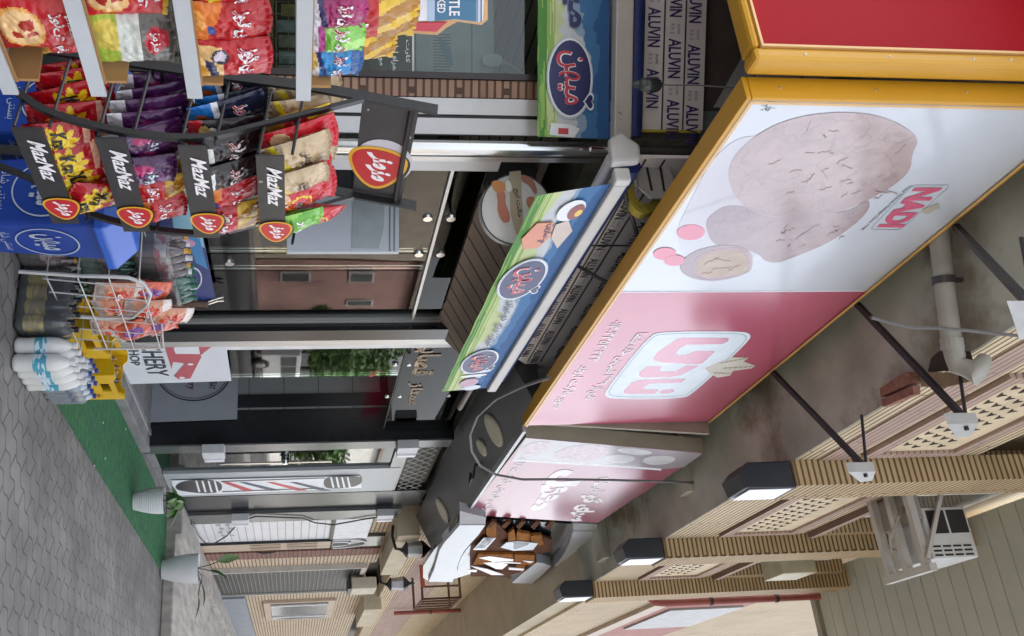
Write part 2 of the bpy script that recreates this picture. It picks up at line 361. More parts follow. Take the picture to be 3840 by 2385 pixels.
# eaves: boards running out over the street
side = mat('cream_siding', (.52, .535, .45), .6, n=.06, ns=2)
q = MB(); x = 3.0
while x < 12.5:
    q.box((x, -.9, 8.45), (x + .232, YB + .1, 8.475)); q.box((x + .233, -.9, 8.458), (x + .249, YB + .1, 8.475)); x += .25
q.build('eaves_boarding', side, bld)
q = MB(); q.box((12.501, -.9, 8.40), (12.62, 1.9, 8.6)); q.build('eaves_trim', mat('grey_trim', (.3, .28, .23), .6), bld)
# broken corner with bare bricks and a gap in the soffit
rb = mat('bare_red_brick', (.27, .13, .09), .9, n=.3, ns=20, bump=.6, bs=60); 
SFP = lambda L, z=ZS - .014: [at(x, y, Z=z) for x, y in L]
MB().prism(SFP([(3327, 1455), (3420, 1396), (3445, 1400), (3452, 1432), (3330, 1488)]), (0, 0, -.05)).build('exposed_brick', rb, bld); MB().prism(SFP([(3330, 1497), (3450, 1445), (3452, 1478), (3336, 1526)]), (0, 0, -.045)).build('exposed_brick', rb, bld)
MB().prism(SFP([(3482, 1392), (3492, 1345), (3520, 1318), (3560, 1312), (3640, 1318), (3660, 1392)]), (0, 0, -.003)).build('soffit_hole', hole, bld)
MB().prism(SFP([(3462, 1398), (3640, 1394), (3652, 1430), (3560, 1452), (3465, 1450)]), (0, 0, -.02)).build('old_plank', mat('old_plank', (.30, .22, .13), .8, n=.3, ns=8), bld)
# drainpipe with an elbow under the soffit
pm = mat('grey_pvc', (.36, .35, .31), .45, n=.18, ns=5)
dp = thing('drainpipe', 'grey plastic drainpipe with a rounded elbow under the stained concrete soffit', 'pipe', (4.6, 2.3, 5))
path = [at(3500, 700, Z=5.05), at(3540, 1050, Z=5.05), at(3570, 1290, Z=5.05)]
pe = at(3590, 1370, Z=5.05); pf = at(3660, 1410, Z=5.08)
MB().tube(path + [path[-1].lerp(pe, .6), pe, pe.lerp(pf, .5) + V((0, .01, .02)), pf, pf + V((-.005, .04, .03)), pf + V((-.005, .10, .08))], [.052]*7 + [.05, .035], 14).build('pipe', pm, dp, smooth=True)
MB().lathe([(.06, -.02), (.06, .02)], path[1], 16, path[1] - path[0]).build('collar', mat('dark_steel', (.05, .045, .045), .5), dp); MB().lathe([(.058, -.03), (.058, .03)], path[2], 16, path[2]-path[1]).build('socket', pm, dp)
MB().box(path[1] + V((-.012, -.01, 0)), path[1] + V((.012, .01, .14))).build('hanger', MATS['dark_steel'], dp)

# steel struts from the sign to the edge of the building
iron = mat('dark_iron', (.022, .020, .024), .55, n=.25, ns=20)
plm = mat('galvanised_plate', (.45, .45, .44), .4, .3)
for (a, b, lab) in (((2895, 1392), (3230, 1738), 'slanting dark steel strut with a bracket, nearest the pink end of the sign'), ((3214, 1140), (3605, 1555), 'slanting dark steel strut running past the bare red bricks'), ((3585, 850), (3860, 1140), 'slanting dark steel strut at the white end of the sign')):
    o = thing('sign_strut', lab, 'strut', at(*a, Y=2.40), 'steel struts bracing the big sign')
    p, e = at(*a, Y=2.40), at(*b, Y=1.47)
    MB().tube([p, e], .022, 4).build('bar', iron, o)
    t_ = V((0, 0, 1)); q = MB(); q.prism([e + V((-.03, -.06, -.12)), e + V((.22, -.06, .1)), e + V((.2, -.06, .17)), e + V((-.03, -.06, .06))], (0, .06, 0)); q.build('bracket_plate', plm, o)
    q = MB(); q.lathe([(.012, 0), (.012, .02)], e + V((.02, -.06, .02)), 8, NS); q.build('bolt', iron, o)
    MB().tube([e + V((.05, 0, .06)), e + V((.05, YB - e.y - .002, .12))], .01, 5).build('tie', iron, o)

# box lamps below the piers
lampm = mat('black_lamp_housing', (.02, .024, .03), .4, n=.1); diff = mat('lamp_diffuser', (.8, .84, .9), .5, emit=.05)
for (x, y, lab) in ((6.48, 1.6, 'black box lamp under the nearest brick pier, white face to the street'), (9.2, 1.62, 'black box lamp under the middle brick pier'), (11.67, 1.63, 'dark box lamp under the farthest brick pier, before the red pipe')):
    o = thing('box_lamp', lab, 'lamp', (x + .2, y, 5.1), 'box lamps under the brick piers')
    q = MB(); q.prism([V((x, y, 5.135)), V((x, y+.2, 5.135)), V((x, y+.2, 4.80)), V((x, y+.12, 4.72)), V((x, y + .01, 4.75))], (.32, 0, 0)); q.build('housing', lampm, o, bevel=.008)
    q = MB(); q.box((x + .015, y - .006, 4.78), (x + .305, y - .001, 5.1)); q.build('diffuser', diff, o)

# air conditioner bracket and unit hung on the wall
o = thing('ac_bracket', 'white steel frame of three arms jutting from the brick wall beneath the eaves', 'bracket', (8, 1.7, 6.5))
wh = mat('dusty_white_steel', (.55, .54, .51), .5, n=.12, ns=5)
zb = 6.55; X0, X1, Y0, Y1 = 7.33, 7.84, 1.10, 1.62
for x in (X0, (X0+X1)/2, X1): MB().box((x, Y0 + .061, zb), (x + .06, Y1 + .2, zb + .06)).build('arm', wh, o)
MB().box((X0 - .05, Y0, zb), (X1 + .11, Y0 + .06, zb + .06)).build('front_rail', wh, o)
MB().box((X0, Y1 - .1, zb + .061), (X1, Y1 + .15, zb + .1)).build('tray', mat('dusty_tray', (.3, .28, .25), .8, n=.2, ns=4), o)
MB().tube([V((X0 - .02, Y0 + .10, zb + .02)), V((X0 - .02, Y1 + .1, zb + .30))], .022, 4).build('brace', wh, o)
MB().tube([V((X0 + .2, Y1 + .1, zb + .13)), V((X0 + .12, Y1 - .05, zb - .03)), V((X0 + .25, Y1 - .2, zb - .08)), V((X0 + .36, Y0 + .25, zb - .02)), V((X0 + .33, Y0 + .2, zb + .1))], .013, 6).build('drain_hose', mat('pale_hose', (.35, .34, .30), .6), o, smooth=True)
o = thing('air_conditioner', 'white box air conditioner with dark openings and louvre slots on the wall frame', 'air conditioner', (8.3, 1.3, 6.7))
q = MB(); q.box((X0 + .02, Y0 + .1, zb + .102), (X1 + .04, Y1 - .005, zb + .50)); q.build('case', mat('ac_white', (.62, .63, .63), .45, n=.08), o, bevel=.01)
q = MB(); dk = mat('dark_opening', (.025, .022, .022), .8)
for i in range(2): q.box((X0 + .016, Y0 + .30, zb + .14 + i*.18), (X0 + .019, Y1 - .03, zb + .30 + i*.18))
q.build('opening', dk, o)
q = MB()
for r in range(4):
    for c in range(3): q.box((X0 + .016, Y0 + .12 + c*.035, zb + .12 + r*.09), (X0 + .019, Y0 + .135 + c*.035, zb + .19 + r*.09))
q.build('louvre_slots', dk, o)
# evaporative vent on the second bay, red pipe, pink house beyond
o = thing('vent_box', 'small cream sheet metal vent box on the brick wall right of the middle pier', 'vent', (10.4, 1.7, 6.3))
q = MB(); q.box((10.5, 1.62, 7.0), (11.0, YB + .14, 7.4)); q.build('case', mat('cream_sheet', (.5, .45, .3), .5), o, bevel=.01)
o = thing('red_pipe', 'upright dull red pipe beside the farthest brick pier', 'pipe', (12.36, 1.6, 6))
rp = mat('red_oxide_pipe', (.30, .075, .055), .6, n=.2)
MB().tube([V((12.36, 1.80, 6.05)), V((12.36, 1.70, 6.07)), V((12.36, 1.62, 6.14)), V((12.36, 1.60, 6.3)), V((12.36, 1.60, 8.4))], .045, 12).build('pipe', rp, o, smooth=True)
[MB().lathe([(.055, -.02), (.055, .02)], (12.36, 1.60, z), 12).build('clamp', iron, o) for z in (6.9, 7.8)]
# ------------------------------------------------------------------ far end of the facade
alu = mat('brushed_aluminium', (.55, .55, .54), .32, .6, n=.06, ns=30, stretch=(1, 1, .1))
white = mat('white_paint', (.70, .70, .70), .4, n=.05)
black = mat('black_cladding', (.012, .013, .016), .22, n=.25, ns=3, spec=.5)
blackm = mat('black_metal', (.014, .014, .015), .4, n=.2)
beige = mat('beige_paint', (.45, .36, .27), .55, n=.1, ns=4)
house = thing('neighbour_house', 'brick house front with beige door, brown brick strip and cream ledge beyond the barber shop', 'house', (16, 3, 0))
lowb = brickmat('small_cream_brick', (.52, .42, .29), (.58, .47, .33), (.17, .12, .08), .21, .062, .010, 'XZ', .8)
brown = brickmat('brown_brick', (.20, .095, .07), (.24, .12, .09), (.08, .05, .04), .21, .07, .008, 'XZ', .8)
q = MB(); q.box((12.95, 3.06, 0), (16.7, 3.3, 2.95)); q.box((16.68, 3.31, 0), (30, 3.5, 2.95)); q.box((19.15, 3.0, 0), (30, 3.3, 2.95)); q.build('wall', lowb, house)
q = MB(); q.box((15.1, 2.98, .1), (15.6, 3.057, 2.9)); q.build('brick_strip', brown, house)
q = MB(); q.box((14.32, 3.0, .13), (15.05, 3.055, 2.1)); d = q.build('door', beige, house)
q = MB(); [q.box((14.4 + k*.2, 2.985, .9 + j*.55), (14.55 + k*.2, 2.998, 1.35 + j*.55)) for k in range(3) for j in range(2)]; q.build('panel', mat('beige_dark', (.33, .25, .18), .6), d)
q = MB(); q.tube([V((14.95, 2.96, 1.0)), V((14.95, 2.94, 1.08)), V((14.95, 2.94, 1.2)), V((14.95, 2.96, 1.28))], .012, 6); q.build('handle', blackm, d)
q = MB(); q.box((14.32, 3.0, 2.12), (15.05, 3.05, 2.9)); fl = q.build('fanlight', mat('dark_fanlight', (.09, .09, .085), .15), house)
q = MB(); [q.tube([V((14.68 + r*math.cos(a), 2.985, 2.14 + r*1.6*math.sin(a))) for a in [k*math.pi/12 for k in range(13)]], .014, 5) for r in (.16, .31)]; q.build('arch_bars', white, fl)
ledm = mat('cream_render', (.50, .43, .31), .75, n=.12, ns=3)
q = MB(); q.box((13.0, 2.72, 2.951), (16.0, 3.2, 3.25)); q.build('ledge', ledm, house); MB().box((19.9, 2.72, 2.951), (22.6, 3.2, 3.3)).build('ledge', ledm, house)
q = MB(); q.box((12.9, 2.95, 3.251), (30, 3.2, 3.55)); q.box((12.9, 3.02, 4.25), (30, 3.2, 5.4)); q.build('upper_wall', bk, house)
q = MB(); q.box((12.9, 2.955, 3.551), (30, 3.2, 4.249)); q.build('upper_band', pink, house)
q = MB(); q.box((12.25, YB + .04, 5.19), (34, 9, 5.5)); q.build('soffit', mat('cream_soffit', (.42, .36, .25), .8, n=.12, ns=2), house)
q = MB(); q.box((12.63, YB, 5.501), (34, 4.0, 15)); q.build('upper_storey', bk, house); MB().box((13.0, 1.76, 6.9), (22, 1.797, 8.3)).build('rose_panel', mat('rose_render', (.36, .17, .14), .75, n=.12), house); MB().box((13.0, 1.74, 6.62), (30, 1.797, 6.85)).build('upper_ledge', beige, house)
q = MB(); q.box((14.2, 1.73, 7.05), (16.4, 1.757, 8.2)); q.build('upper_window', mat('grey_shutter', (.33, .33, .32), .5), house)
q = MB(); q.box((20.0, 2.94, .95), (22.5, 2.998, 2.4)); q.build('window_surround', beige, house)
q = MB(); q.box((20.15, 2.92, 1.1), (22.3, 2.938, 2.25)); w = q.build('window', mat('grey_pane', (.2, .21, .22), .15), house)
[MB().box((x, 2.9, 1.09), (x + .07, 2.919, 2.26)).build('window_bar', white, w) for x in (20.2, 21.8)]
q = MB(); q.box((19.2, 2.93, .1), (26, 2.998, .62)); q.build('plinth', mat('blue_grey_stone', (.20, .23, .27), .5, n=.1), house)
gate = thing('mesh_gate', 'dark grey gate covered with perforated mesh between brick house fronts', 'gate', (17.8, 3, 0))
gm = brickmat('perforated_mesh', (.16, .16, .145), (.19, .19, .17), (.012, .012, .012), .17, .075, .035, 'XZ', .5, bump=.8)
MB().box((12.95, 3.51, 0), (34, 9, 5.18)).build('rear_fill_wall', mat('shade_grey', (.2, .19, .18), .8), house)
q = MB(); q.box((16.75, 3.0, .1), (19.1, 3.04, 2.7)); q.build('mesh_panel', gm, gate)
q = MB(); q.box((16.70, 2.97, .05), (16.748, 3.08, 2.78)); q.box((19.102, 2.97, .05), (19.148, 3.08, 2.78)); q.box((16.75, 2.97, 2.702), (19.1, 3.08, 2.78)); q.build('frame', mat('pale_frame', (.5, .48, .44), .5), gate)
o = thing('meter_box', 'small cream meter box on the wall at the top corner of the mesh gate', 'box', (17.4, 2.9, 2.5)); MB().box((17.3, 2.72, 2.55), (17.95, 2.93, 3.0)).build('case', mat('cream_box', (.52, .47, .37), .6), o, bevel=.02)
q = MB(); q.box((17.28, 2.73, 2.5), (17.97, 2.96, 2.548)); q.build('bracket', blackm, o)
# two lanterns on the ledge
lg = mat('frosted_lantern', (.42, .43, .46), .3)
def lantern(x, y, z, lab):
    o = thing('wall_lantern', lab, 'lantern', (x, y, z), 'black lanterns on the cream ledge')
    MB().tube([V((x, 2.94, z - .28)), V((x, 2.8, z - .3)), V((x, y + .02, z - .26)), V((x, y, z - .16))], .022, 7).build('arm', blackm, o)
    q = MB(); q.lathe([(.02, -.2), (.035, -.17), (.1, -.12), (.11, -.1)], (x, y, z), 6); q.lathe([(.125, .1), (.1, .14), (.05, .19), (.02, .22), (.03, .24), (.005, .3)], (x, y, z), 6)
    q.build('frame', blackm, o); MB().lathe([(.095, -.098), (.115, .098)], (x, y, z), 6).build('glass', lg, o)
lantern(16.3, 2.62, 3.25, 'black street lantern on a curved arm in front of the rose brick band')
lantern(13.35, 2.6, 3.2, 'black lantern half hidden under the barber canopy edge')
# barred balcony cage and red pipe further on
o = thing('iron_cage', 'small rusty iron cage fixed on brickwork beside the white swoosh sign', 'cage', (17, 2.7, 3.9))
rust = mat('rusty_iron', (.11, .05, .03), .8, n=.3, ns=30)
q = MB(); [q.tube([V((16.6, y, 3.7)), V((16.6, y, 4.35))], .018, 5) for y in (2.4, 2.6, 2.8)]; [q.tube([V((16.6 + k*.3, 2.4, 3.7)), V((16.6 + k*.3, 2.4, 4.35))], .018, 5) for k in range(5)]
for z in (3.7, 4.35): q.tube([V((16.6, 2.95, z)), V((16.6, 2.4, z)), V((17.8, 2.4, z)), V((17.8, 2.95, z))], .022, 5)
q.build('bars', rust, o); MB().box((16.55, 2.6, 3.68), (16.60, 2.95, 3.75)).build('rail', mat('red_lead', (.4, .08, .04), .6), o)
o = thing('red_downpipe', 'long dull red pipe on the brickwork at the far right end of the shops', 'pipe', (21, 2.8, 3)); MB().tube([V((21.6, 2.85, 3.72)), V((21.6, 2.85, 5.18))], .045, 10).build('pipe', rp, o, smooth=True); MB().lathe([(.055, 0), (.055, .05)], (21.6, 2.85, 4.5), 10).build('clamp', rust, o)

# white board wall with cables right of the barber shop
o = thing('white_board_wall', 'white boarded panel with narrow joints and a hanging cable right of the barber shop', 'panel', (13.6, 2.95, 0))
sl_ = brickmat('white_slats', (.68, .69, .70), (.7, .71, .72), (.34, .35, .37), 3, .11, .006, 'XZ', .4, noiseamt=.04)
q = MB(); q.prism([V((12.97, 2.99, .15)), V((14.3, 2.99, .15)), V((14.3, 2.99, 2.06)), V((12.97, 2.99, 2.06))], (0, .06, 0)); q.build('board', sl_, o)
q = MB(); q.box((12.98, 2.98, 2.12), (14.3, 3.04, 2.62)); q.build('upper_board', mat('white_sheet', (.66, .68, .7), .4), o)
q = MB(); q.box((12.97, 2.97, 2.062), (14.3, 3.04, 2.118)); q.box((14.302, 2.95, .12), (14.318, 3.05, 2.1)); q.build('trim', blackm, o)
q = MB(); [q.box((13.15 + (k % 4)*.22, 2.984, .5 + .12*(k//4) + .03*(k % 2)), (13.22 + (k % 4)*.22, 2.989, .56 + .12*(k//4) + .03*(k % 2))) for k in range(9)]; q.build('scribbles', ink('9aa0a8'), o)
q = MB(); q.tube([at(*p, Y=2.93) for p in ((716, 1963), (730, 1975), (746, 2010), (770, 2036), (800, 2040), (850, 2010), (900, 1955), (960, 1936), (1135, 1943), (1180, 1960), (1250, 1968), (1370, 1946), (1490, 1930))], .010, 6)
q.build('cable', mat('black_cable', (.02, .02, .02), .5), o, smooth=True)

# ------------------------------------------------------------------ barber shop portal
gl = glassmat('shop_glass'); gl_b = glassmat('barber_glass', (.55, .6, .6))
bar = thing('barber_shop', 'black clad barber shop front with grey glass door and barber pole panel', 'shop front', (11, 3, 0))
MB().prism([V((9.53, 2.99, .005)), V((9.72, 2.99, .005)), V((9.72, 3.34, .005)), V((9.53, 3.34, .005))], (0, 0, 3.2)).build('column', black, bar)
grs = mat('smoked_panel', (.10, .105, .105), .2, n=.1)
MB().box((9.54, 2.972, .02), (9.78, 2.988, 3.19)).build('column_face', grs, bar)
MB().box((11.65, 2.99, .01), (12.42, 3.3, 3.18)).build('column', black, bar)
MB().box((12.43, 2.95, .05), (12.92, 3.05, 2.95)).build('column_face', grs, bar)
MB().box((9.74, 3.03, .1), (10.62, 3.042, 2.62)).build('glass_door', glassmat('barber_door_glass', (.45, .5, .5), 2.3), bar)
q = MB(); q.tube([V((10.2, 2.97, .75)), V((10.2, 2.97, 1.95))], .014, 10); q.lathe([(.045, 0), (.05, .03), (.03, .08)], V((10.2, 3.03, 1.45)), 12, NS); q.build('door_handle', mat('chrome', (.6, .6, .6), .15, 1.0), bar, smooth=True)
pp = Plane((11.5, 2.99, 1), NS)
pn = MB().box((10.63, 2.995, .1), (11.64, 3.06, 2.75)).build('pole_panel', mat('pale_grey_panel', (.40, .43, .45), .3, n=.04), bar)
navy = ink('23262e'); redp = ink('c2303f'); whp = ink('e9eef2'); bluep = ink('2a3358')
C_ = lambda a, b: (960 + a/2.52, 1785 + b/2.52)
C0 = lambda a, b: (a/2.52, 1785 + b/2.52)
pp.decal([C0(1620, 42), C_(980, -2), C_(1000, 112), C0(1655, 185)], whp, pn, 'pole_ground', .008)
pp.decal(smoothpoly([C0(1650, 108), C0(1690, 60), C0(1860, 30), C0(2095, 48), C0(2100, 150), C0(1930, 168), C0(1700, 140)]), navy, pn, 'pole_base', .012)
pp.decal(smoothpoly([C_(640, 20), C_(640, 115), C_(790, 120), C_(960, 95), C_(1015, 45), C_(970, 2), C_(760, 2)]), navy, pn, 'pole_top', .012)
for k in range(4): pp.decal([C0(1845 + k*58 + (0), 42 + k), C0(1862 + k*58, 42 + k), C0(1895 + k*58, 150 + k), C0(1875 + k*58, 152 + k)], whp, pn, 'pole_ring', .016)
for k in range(4): pp.decal([C_(700 + k*52, 8), C_(716 + k*52, 8), C_(742 + k*52, 108), C_(722 + k*52, 110)], whp, pn, 'pole_ring', .016)
for (a, b, c) in ((2100, 2250, redp), (2260, 2500, bluep), (2520, 2760, redp), (2740, 2980, bluep)):
    pp.decal([C0(a, 60), C0(a + 60, 58), C0(b + 150, 135), C0(b + 60, 140)], c, pn, 'pole_stripe', .012)
pp.decal([C0(2090, 48), C_(650, 16), C_(650, 22), C0(2090, 56)], navy, pn, 'pole_edge', .0125); pp.decal([C0(2098, 145), C_(640, 112), C_(640, 118), C0(2098, 152)], navy, pn, 'pole_edge', .0125)
# grey tiled and boxed transom with a zigzag grille
tm = mat('dark_soffit_panel', (.045, .045, .048), .3, n=.3, ns=2)
MB().box((9.80, 3.0, 2.63), (11.9, 3.05, 2.78)).build('transom_bar', mat('grey_alu_bar', (.3, .3, .3), .3, .5), bar)
gr = MB()
def zigzag(z, ph):
    n = 22; gr.tube([V((9.85 + (11.85 - 9.85)*k/n, 3.01, z + (.035 if (k + ph) % 2 else -.035))) for k in range(n + 1)], .007, 4)
for i in range(4): zigzag(2.84 + .072*i, i % 2)
gr.build('zigzag_grille', mat('pale_grille', (.5, .5, .48), .4, .3), bar)
MB().box((9.80, 3.07, 2.62), (11.9, 3.1, 3.16)).build('grille_backing', blackm, bar)
can = MB(); can.prism([V((6.95, 2.96, 3.19)), V((6.95, 2.43, 3.41)), V((6.95, 2.43, 3.46)), V((6.95, 2.96, 3.46))], (5.95, 0, 0)); cn = can.build('canopy', tm, bar, bevel=.004)
MB().box((9.02, 2.905, 3.205), (9.05, 2.955, 3.27)).build('canopy_joint', blackm, bar)
MB().box((7.4, 2.36, 3.395), (10.45, 2.425, 3.425)).build('canopy_edge', mat('edge_strip', (.4, .4, .4), .35, .4), bar)
led = mat('cream_led_disc', (.55, .52, .42), .5, n=.05)
nrm = V((0, .22, .53)).normalized() * -1
for (x, y, rr) in ((1855, 1612, .16), (1662, 1912, .16), (1810, 1676, .09)):
    p = at(x, y, pl=(V((9, 2.7, 3.3)), nrm)); MB().lathe([(rr, 0), (rr, .02), (rr*.8, .03), (0.01, .03)], p, 22, nrm).build('disc_light', led, bar, smooth=False)
q = MB(); a0 = V((9.05, 2.55, 3.30)); q.box(a0, a0 + V((.03, .03, .12))); q.tube([a0, a0 + V((.0, -.12, -.03)), a0 + V((.25, -.12, -.02)), a0 + V((.25, 0, 0))], .014, 4); q.build('light_bracket', blackm, bar)
# wall lights on the columns (pairs of small white boxes)
wl = mat('satin_white_case', (.55, .56, .58), .35)
for (x, y, z, lab) in ((9.50, 2.95, .62, 'low white wall light on the left black column of the barber shop'), (9.50, 2.95, 2.60, 'high white wall light on the left black column of the barber shop'), (12.40, 2.93, .75, 'low white wall light on the right column of the barber shop'), (12.40, 2.93, 2.62, 'high white wall light on the right column of the barber shop')):
    o = thing('wall_light', lab, 'wall light', (x, y, z), 'white box lights on the barber shop columns')
    q = MB(); q.box((x - .02, y - .075, z), (x + .2, y + .02, z + .22)); q.build('case', wl, o, bevel=.006); MB().box((x + .19, y - .09, z + .01), (x + .26, y - .02, z + .21)).build('side_case', mat('bright_white_case', (.72, .73, .76), .3), o, bevel=.006)
# inside the barber shop
tile = brickmat('grey_wall_tile', (.20, .225, .22), (.21, .235, .23), (.10, .11, .11), .62, .36, .006, 'XZ', .25, off=0, bump=.2, noiseamt=.06)
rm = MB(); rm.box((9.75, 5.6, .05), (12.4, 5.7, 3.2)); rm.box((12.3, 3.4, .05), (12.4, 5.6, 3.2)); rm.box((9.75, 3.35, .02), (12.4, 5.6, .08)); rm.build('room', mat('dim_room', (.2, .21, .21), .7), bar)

# ------------------------------------------------------------------ butcher shop
bt = thing('butcher_shop', 'glazed butcher shop front with grey wall tiles inside and gold letters on the glass', 'shop front', (8.3, 3.1, 0))
MB().box((7.22, 3.1, .12), (8.0, 3.11, 2.46)).build('window_pane', glassmat('butcher_glass', (.78, .88, .85), 1.6), bt)
tp = MB().box((7.22, 3.085, 2.47), (9.5, 3.095, 3.16)).build('transom_pane', glassmat('transom_glass', (.26, .30, .285), 1.2), bt)
MB().box((7.12, 3.04, .1), (7.215, 3.14, 3.16)).build('frame', mat('white_frame', (.68, .69, .7), .35), bt)
MB().box((7.0, 3.02, .1), (7.1, 3.16, 3.18)).build('frame', alu, bt); MB().box((7.22, 3.08, .102), (9.5, 3.13, .118)).build('sill', alu, bt)
q = MB(); [q.lathe([(.02, -.012), (.028, 0), (.02, .012)], V((x, 3.09, z)), 10, NS) for x in (7.7, 8.5) for z in (2.41, 2.53, 3.0)]; q.build('glass_clip', MATS['chrome'], bt, smooth=True)
q = MB(); q.box((9.52, 3.345, .05), (9.6, 6.5, 3.3)); q.box((7.1, 6.4, .05), (9.5, 6.5, 3.3)); q.build('tiled_wall', tile, bt)
q = MB(); q.box((9.50, 3.36, 2.45), (9.518, 3.72, 2.53)); q.box((9.505, 3.36, .06), (9.518, 3.5, 2.449)); q.build('dark_panel', black, bt)
q = MB(); q.box((7.1, 3.15, .02), (9.5, 6.4, .09)); q.build('floor', mat('shop_floor', (.25, .25, .25), .4), bt)
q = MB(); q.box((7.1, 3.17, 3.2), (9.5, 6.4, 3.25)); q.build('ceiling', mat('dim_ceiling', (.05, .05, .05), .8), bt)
MB().box((7.23, 3.102, 2.462), (9.5, 3.112, 2.469)).build('glass_edge', mat('green_glass_edge', (.15, .25, .2), .2), bt)
q = MB(); q.box((7.4, 4.6, .1), (9.3, 5.4, 1.25)); cs = q.build('display_counter', mat('steel_counter', (.35, .36, .36), .25, .6), bt, bevel=.02)
q = MB(); q.box((7.9, 4.4, 1.3), (8.12, 4.62, 1.52)); q.box((7.98, 4.48, 1.252), (8.04, 4.54, 1.3)); q.build('scale', mat('yellow_plastic', (.7, .45, .05), .4), bt, bevel=.015)
gold = ink('b28a4e', .3); goldd = ink('4a3018')
tpl = Plane((8, 3.085, 2.8), NS)
Z3 = lambda a, b: (1300 + a/4.32, 1250 + b/4.32)
for m, o1, bo in ((gold, .004, .03), (goldd, .007, -.006)):
    tpl.text('قصابی', Z3(1150, 90), Z3(930, 680), Z3(1400, 680), Z3(1640, 90), m, tp, 'gold_letters' if m is gold else 'gold_letter_core', o1, bo)
    tpl.text('ممتاز', Z3(1000, 800), Z3(930, 1160), Z3(1180, 1160), Z3(1260, 800), m, tp, 'gold_letters' if m is gold else 'gold_letter_core', o1, bo)
q = MB(); q.prism([at(*Z3(540, 95), X=8.9), at(*Z3(850, 95), X=8.9), at(*Z3(690, 620), X=8.9), at(*Z3(370, 690), X=8.9)], (.03, 0, 0))
rsg = tag(q.build('red_light_sign', mat('red_led_sign', (.35, .02, .05), .4, n=.6, ns=30, emit=.5)), 'long red sign glowing dimly inside the butcher shop behind the glass', 'sign')
# posters standing against the butcher glass
bp_ = Plane((8, 3.03, .6), NS)
bo = thing('butchery_poster', 'white poster with a red cleaver and the word BUTCHERY standing at the glass', 'poster', tuple(bp_(470, 1390)))
A1 = lambda a, b: (a/2.52, 1200 + b/2.52)
MB().prism(bp_.pts([(436, 1331), A1(1232, 606), A1(2185, 576), A1(2128, 185), A1(1060, 185)]), (0, .012, 0)).build('board', mat('poster_white', (.62, .65, .7), .45, n=.03), bo)
bp_.text('BUTCHERY', (497, 1205), A1(1400, 530), A1(1600, 530), (575, 1205), ink('2d3340'), bo, 'lettering', .003, .012)
bp_.text('SHOP', (478, 1300), A1(1240, 430), A1(1325, 430), (520, 1300), ink('2d3340'), bo, 'small_lettering', .003, .01)
rd_ = ink('b4505c')
bp_.decal([A1(1540, 200), A1(2065, 198), A1(1900, 330), A1(1700, 330), A1(1600, 330)], rd_, bo, 'cleaver_blade', .003)
bp_.decal([A1(1540, 200), A1(1610, 330), A1(1885, 330), A1(1905, 345), A1(1800, 550), A1(1690, 560), A1(1645, 530), A1(1750, 410), A1(1635, 395), A1(1622, 460)], rd_, bo, 'cleaver_handle', .0032)
bp_.decal([A1(1700, 225), A1(1870, 215), A1(1890, 320), A1(1660, 318), A1(1640, 265)], ink('d8dce2'), bo, 'cleaver_light', .0060)
for c in ((1800, 418), (1720, 545)): bp_.decal(ell((*A1(*c), 0), (11, 0, 0), (0, 3.5, 0), 12), ink('e8ecf0'), bo, 'rivet', .006)
cpn = V((-1, 0, 0)); cpl = Plane((9.49, 3.4, .5), cpn)
mo = thing('meat_poster', 'grey poster with a round black MEAT emblem on the wall behind the white poster', 'poster', (9.49, 3.4, .5))
MB().prism(cpl.pts([A1(1410, 965), A1(2240, 935), A1(2255, 420), A1(1400, 420)]), (.01, 0, 0)).build('board', mat('poster_grey', (.30, .32, .36), .5, n=.04), mo)
cc = A1(1830, 480)
def ringp(pl, c, ra, rb, w, m, parent, name, off):
    c, ra, rb = V((*c, 0)), V((*ra, 0)), V((*rb, 0)); o_ = [pl(p.x, p.y, off) for p in ell(c, ra, rb, 40)]; i_ = [pl(p.x, p.y, off) for p in ell(c, ra*w, rb*w, 40)]
    MB().ring(o_, i_, pl.n * .002).build(name, m, parent)
ringp(cpl, cc, (142, 0), (0, 114), .965, navy, mo, 'emblem_ring', .004); ringp(cpl, cc, (132, 0), (0, 104), .985, navy, mo, 'emblem_ring', .004)
cpl.text('MEAT', A1(2000, 560), A1(1960, 655), A1(2030, 655), A1(2060, 560), navy, mo, 'lettering', .004, .01)
cpl.text('Butchery', A1(1760, 430), A1(1750, 660), A1(1850, 660), A1(1860, 430), ink('5a2030'), mo, 'lettering', .004, .01, .3)
# ------------------------------------------------------------------ supermarket front: street side and chamfered corner
K = V((4.46, 3.12, 0)); CD = V((-.506, .862, 0)); CN = V((-.862, -.506, 0))     # corner post, direction of the chamfer (away from the street), outward normal
ch = lambda s, z, o=0.0: K + CD*s + V((0, 0, z)) + CN*o
sm = thing('supermarket', 'glazed corner shop front with white frames, brick pilaster and steel corner post', 'shop front', tuple(K))
post = mat('polished_post', (.6, .6, .6), .22, .9, n=.05, ns=8, stretch=(1, 1, .2))
MB().lathe([(.045, 0), (.045, 3.3)], K + V((-.02, -.03, 0)), 16).build('corner_post', post, sm, smooth=True)
MB().lathe([(.03, 3.3), (.03, 4.4)], K + V((-.02, -.03, 0)), 12).build('corner_pipe', mat('dull_pipe', (.07, .07, .07), .5), sm, smooth=True)
wfr = mat('shop_white_frame', (.58, .58, .58), .35, n=.05)
def cb(s0, s1, z0, z1, o, d): return MB().prism([ch(s0, z0, o), ch(s1, z0, o), ch(s1, z1, o), ch(s0, z1, o)], -CN*d)
cb(.06, .15, .05, 3.35, .03, .08).build('frame', wfr, sm); cb(.155, .165, .05, 3.35, .01, .05).build('frame_gap', blackm, sm)
cb(.17, .26, .05, 3.35, .035, .08).build('frame', wfr, sm)
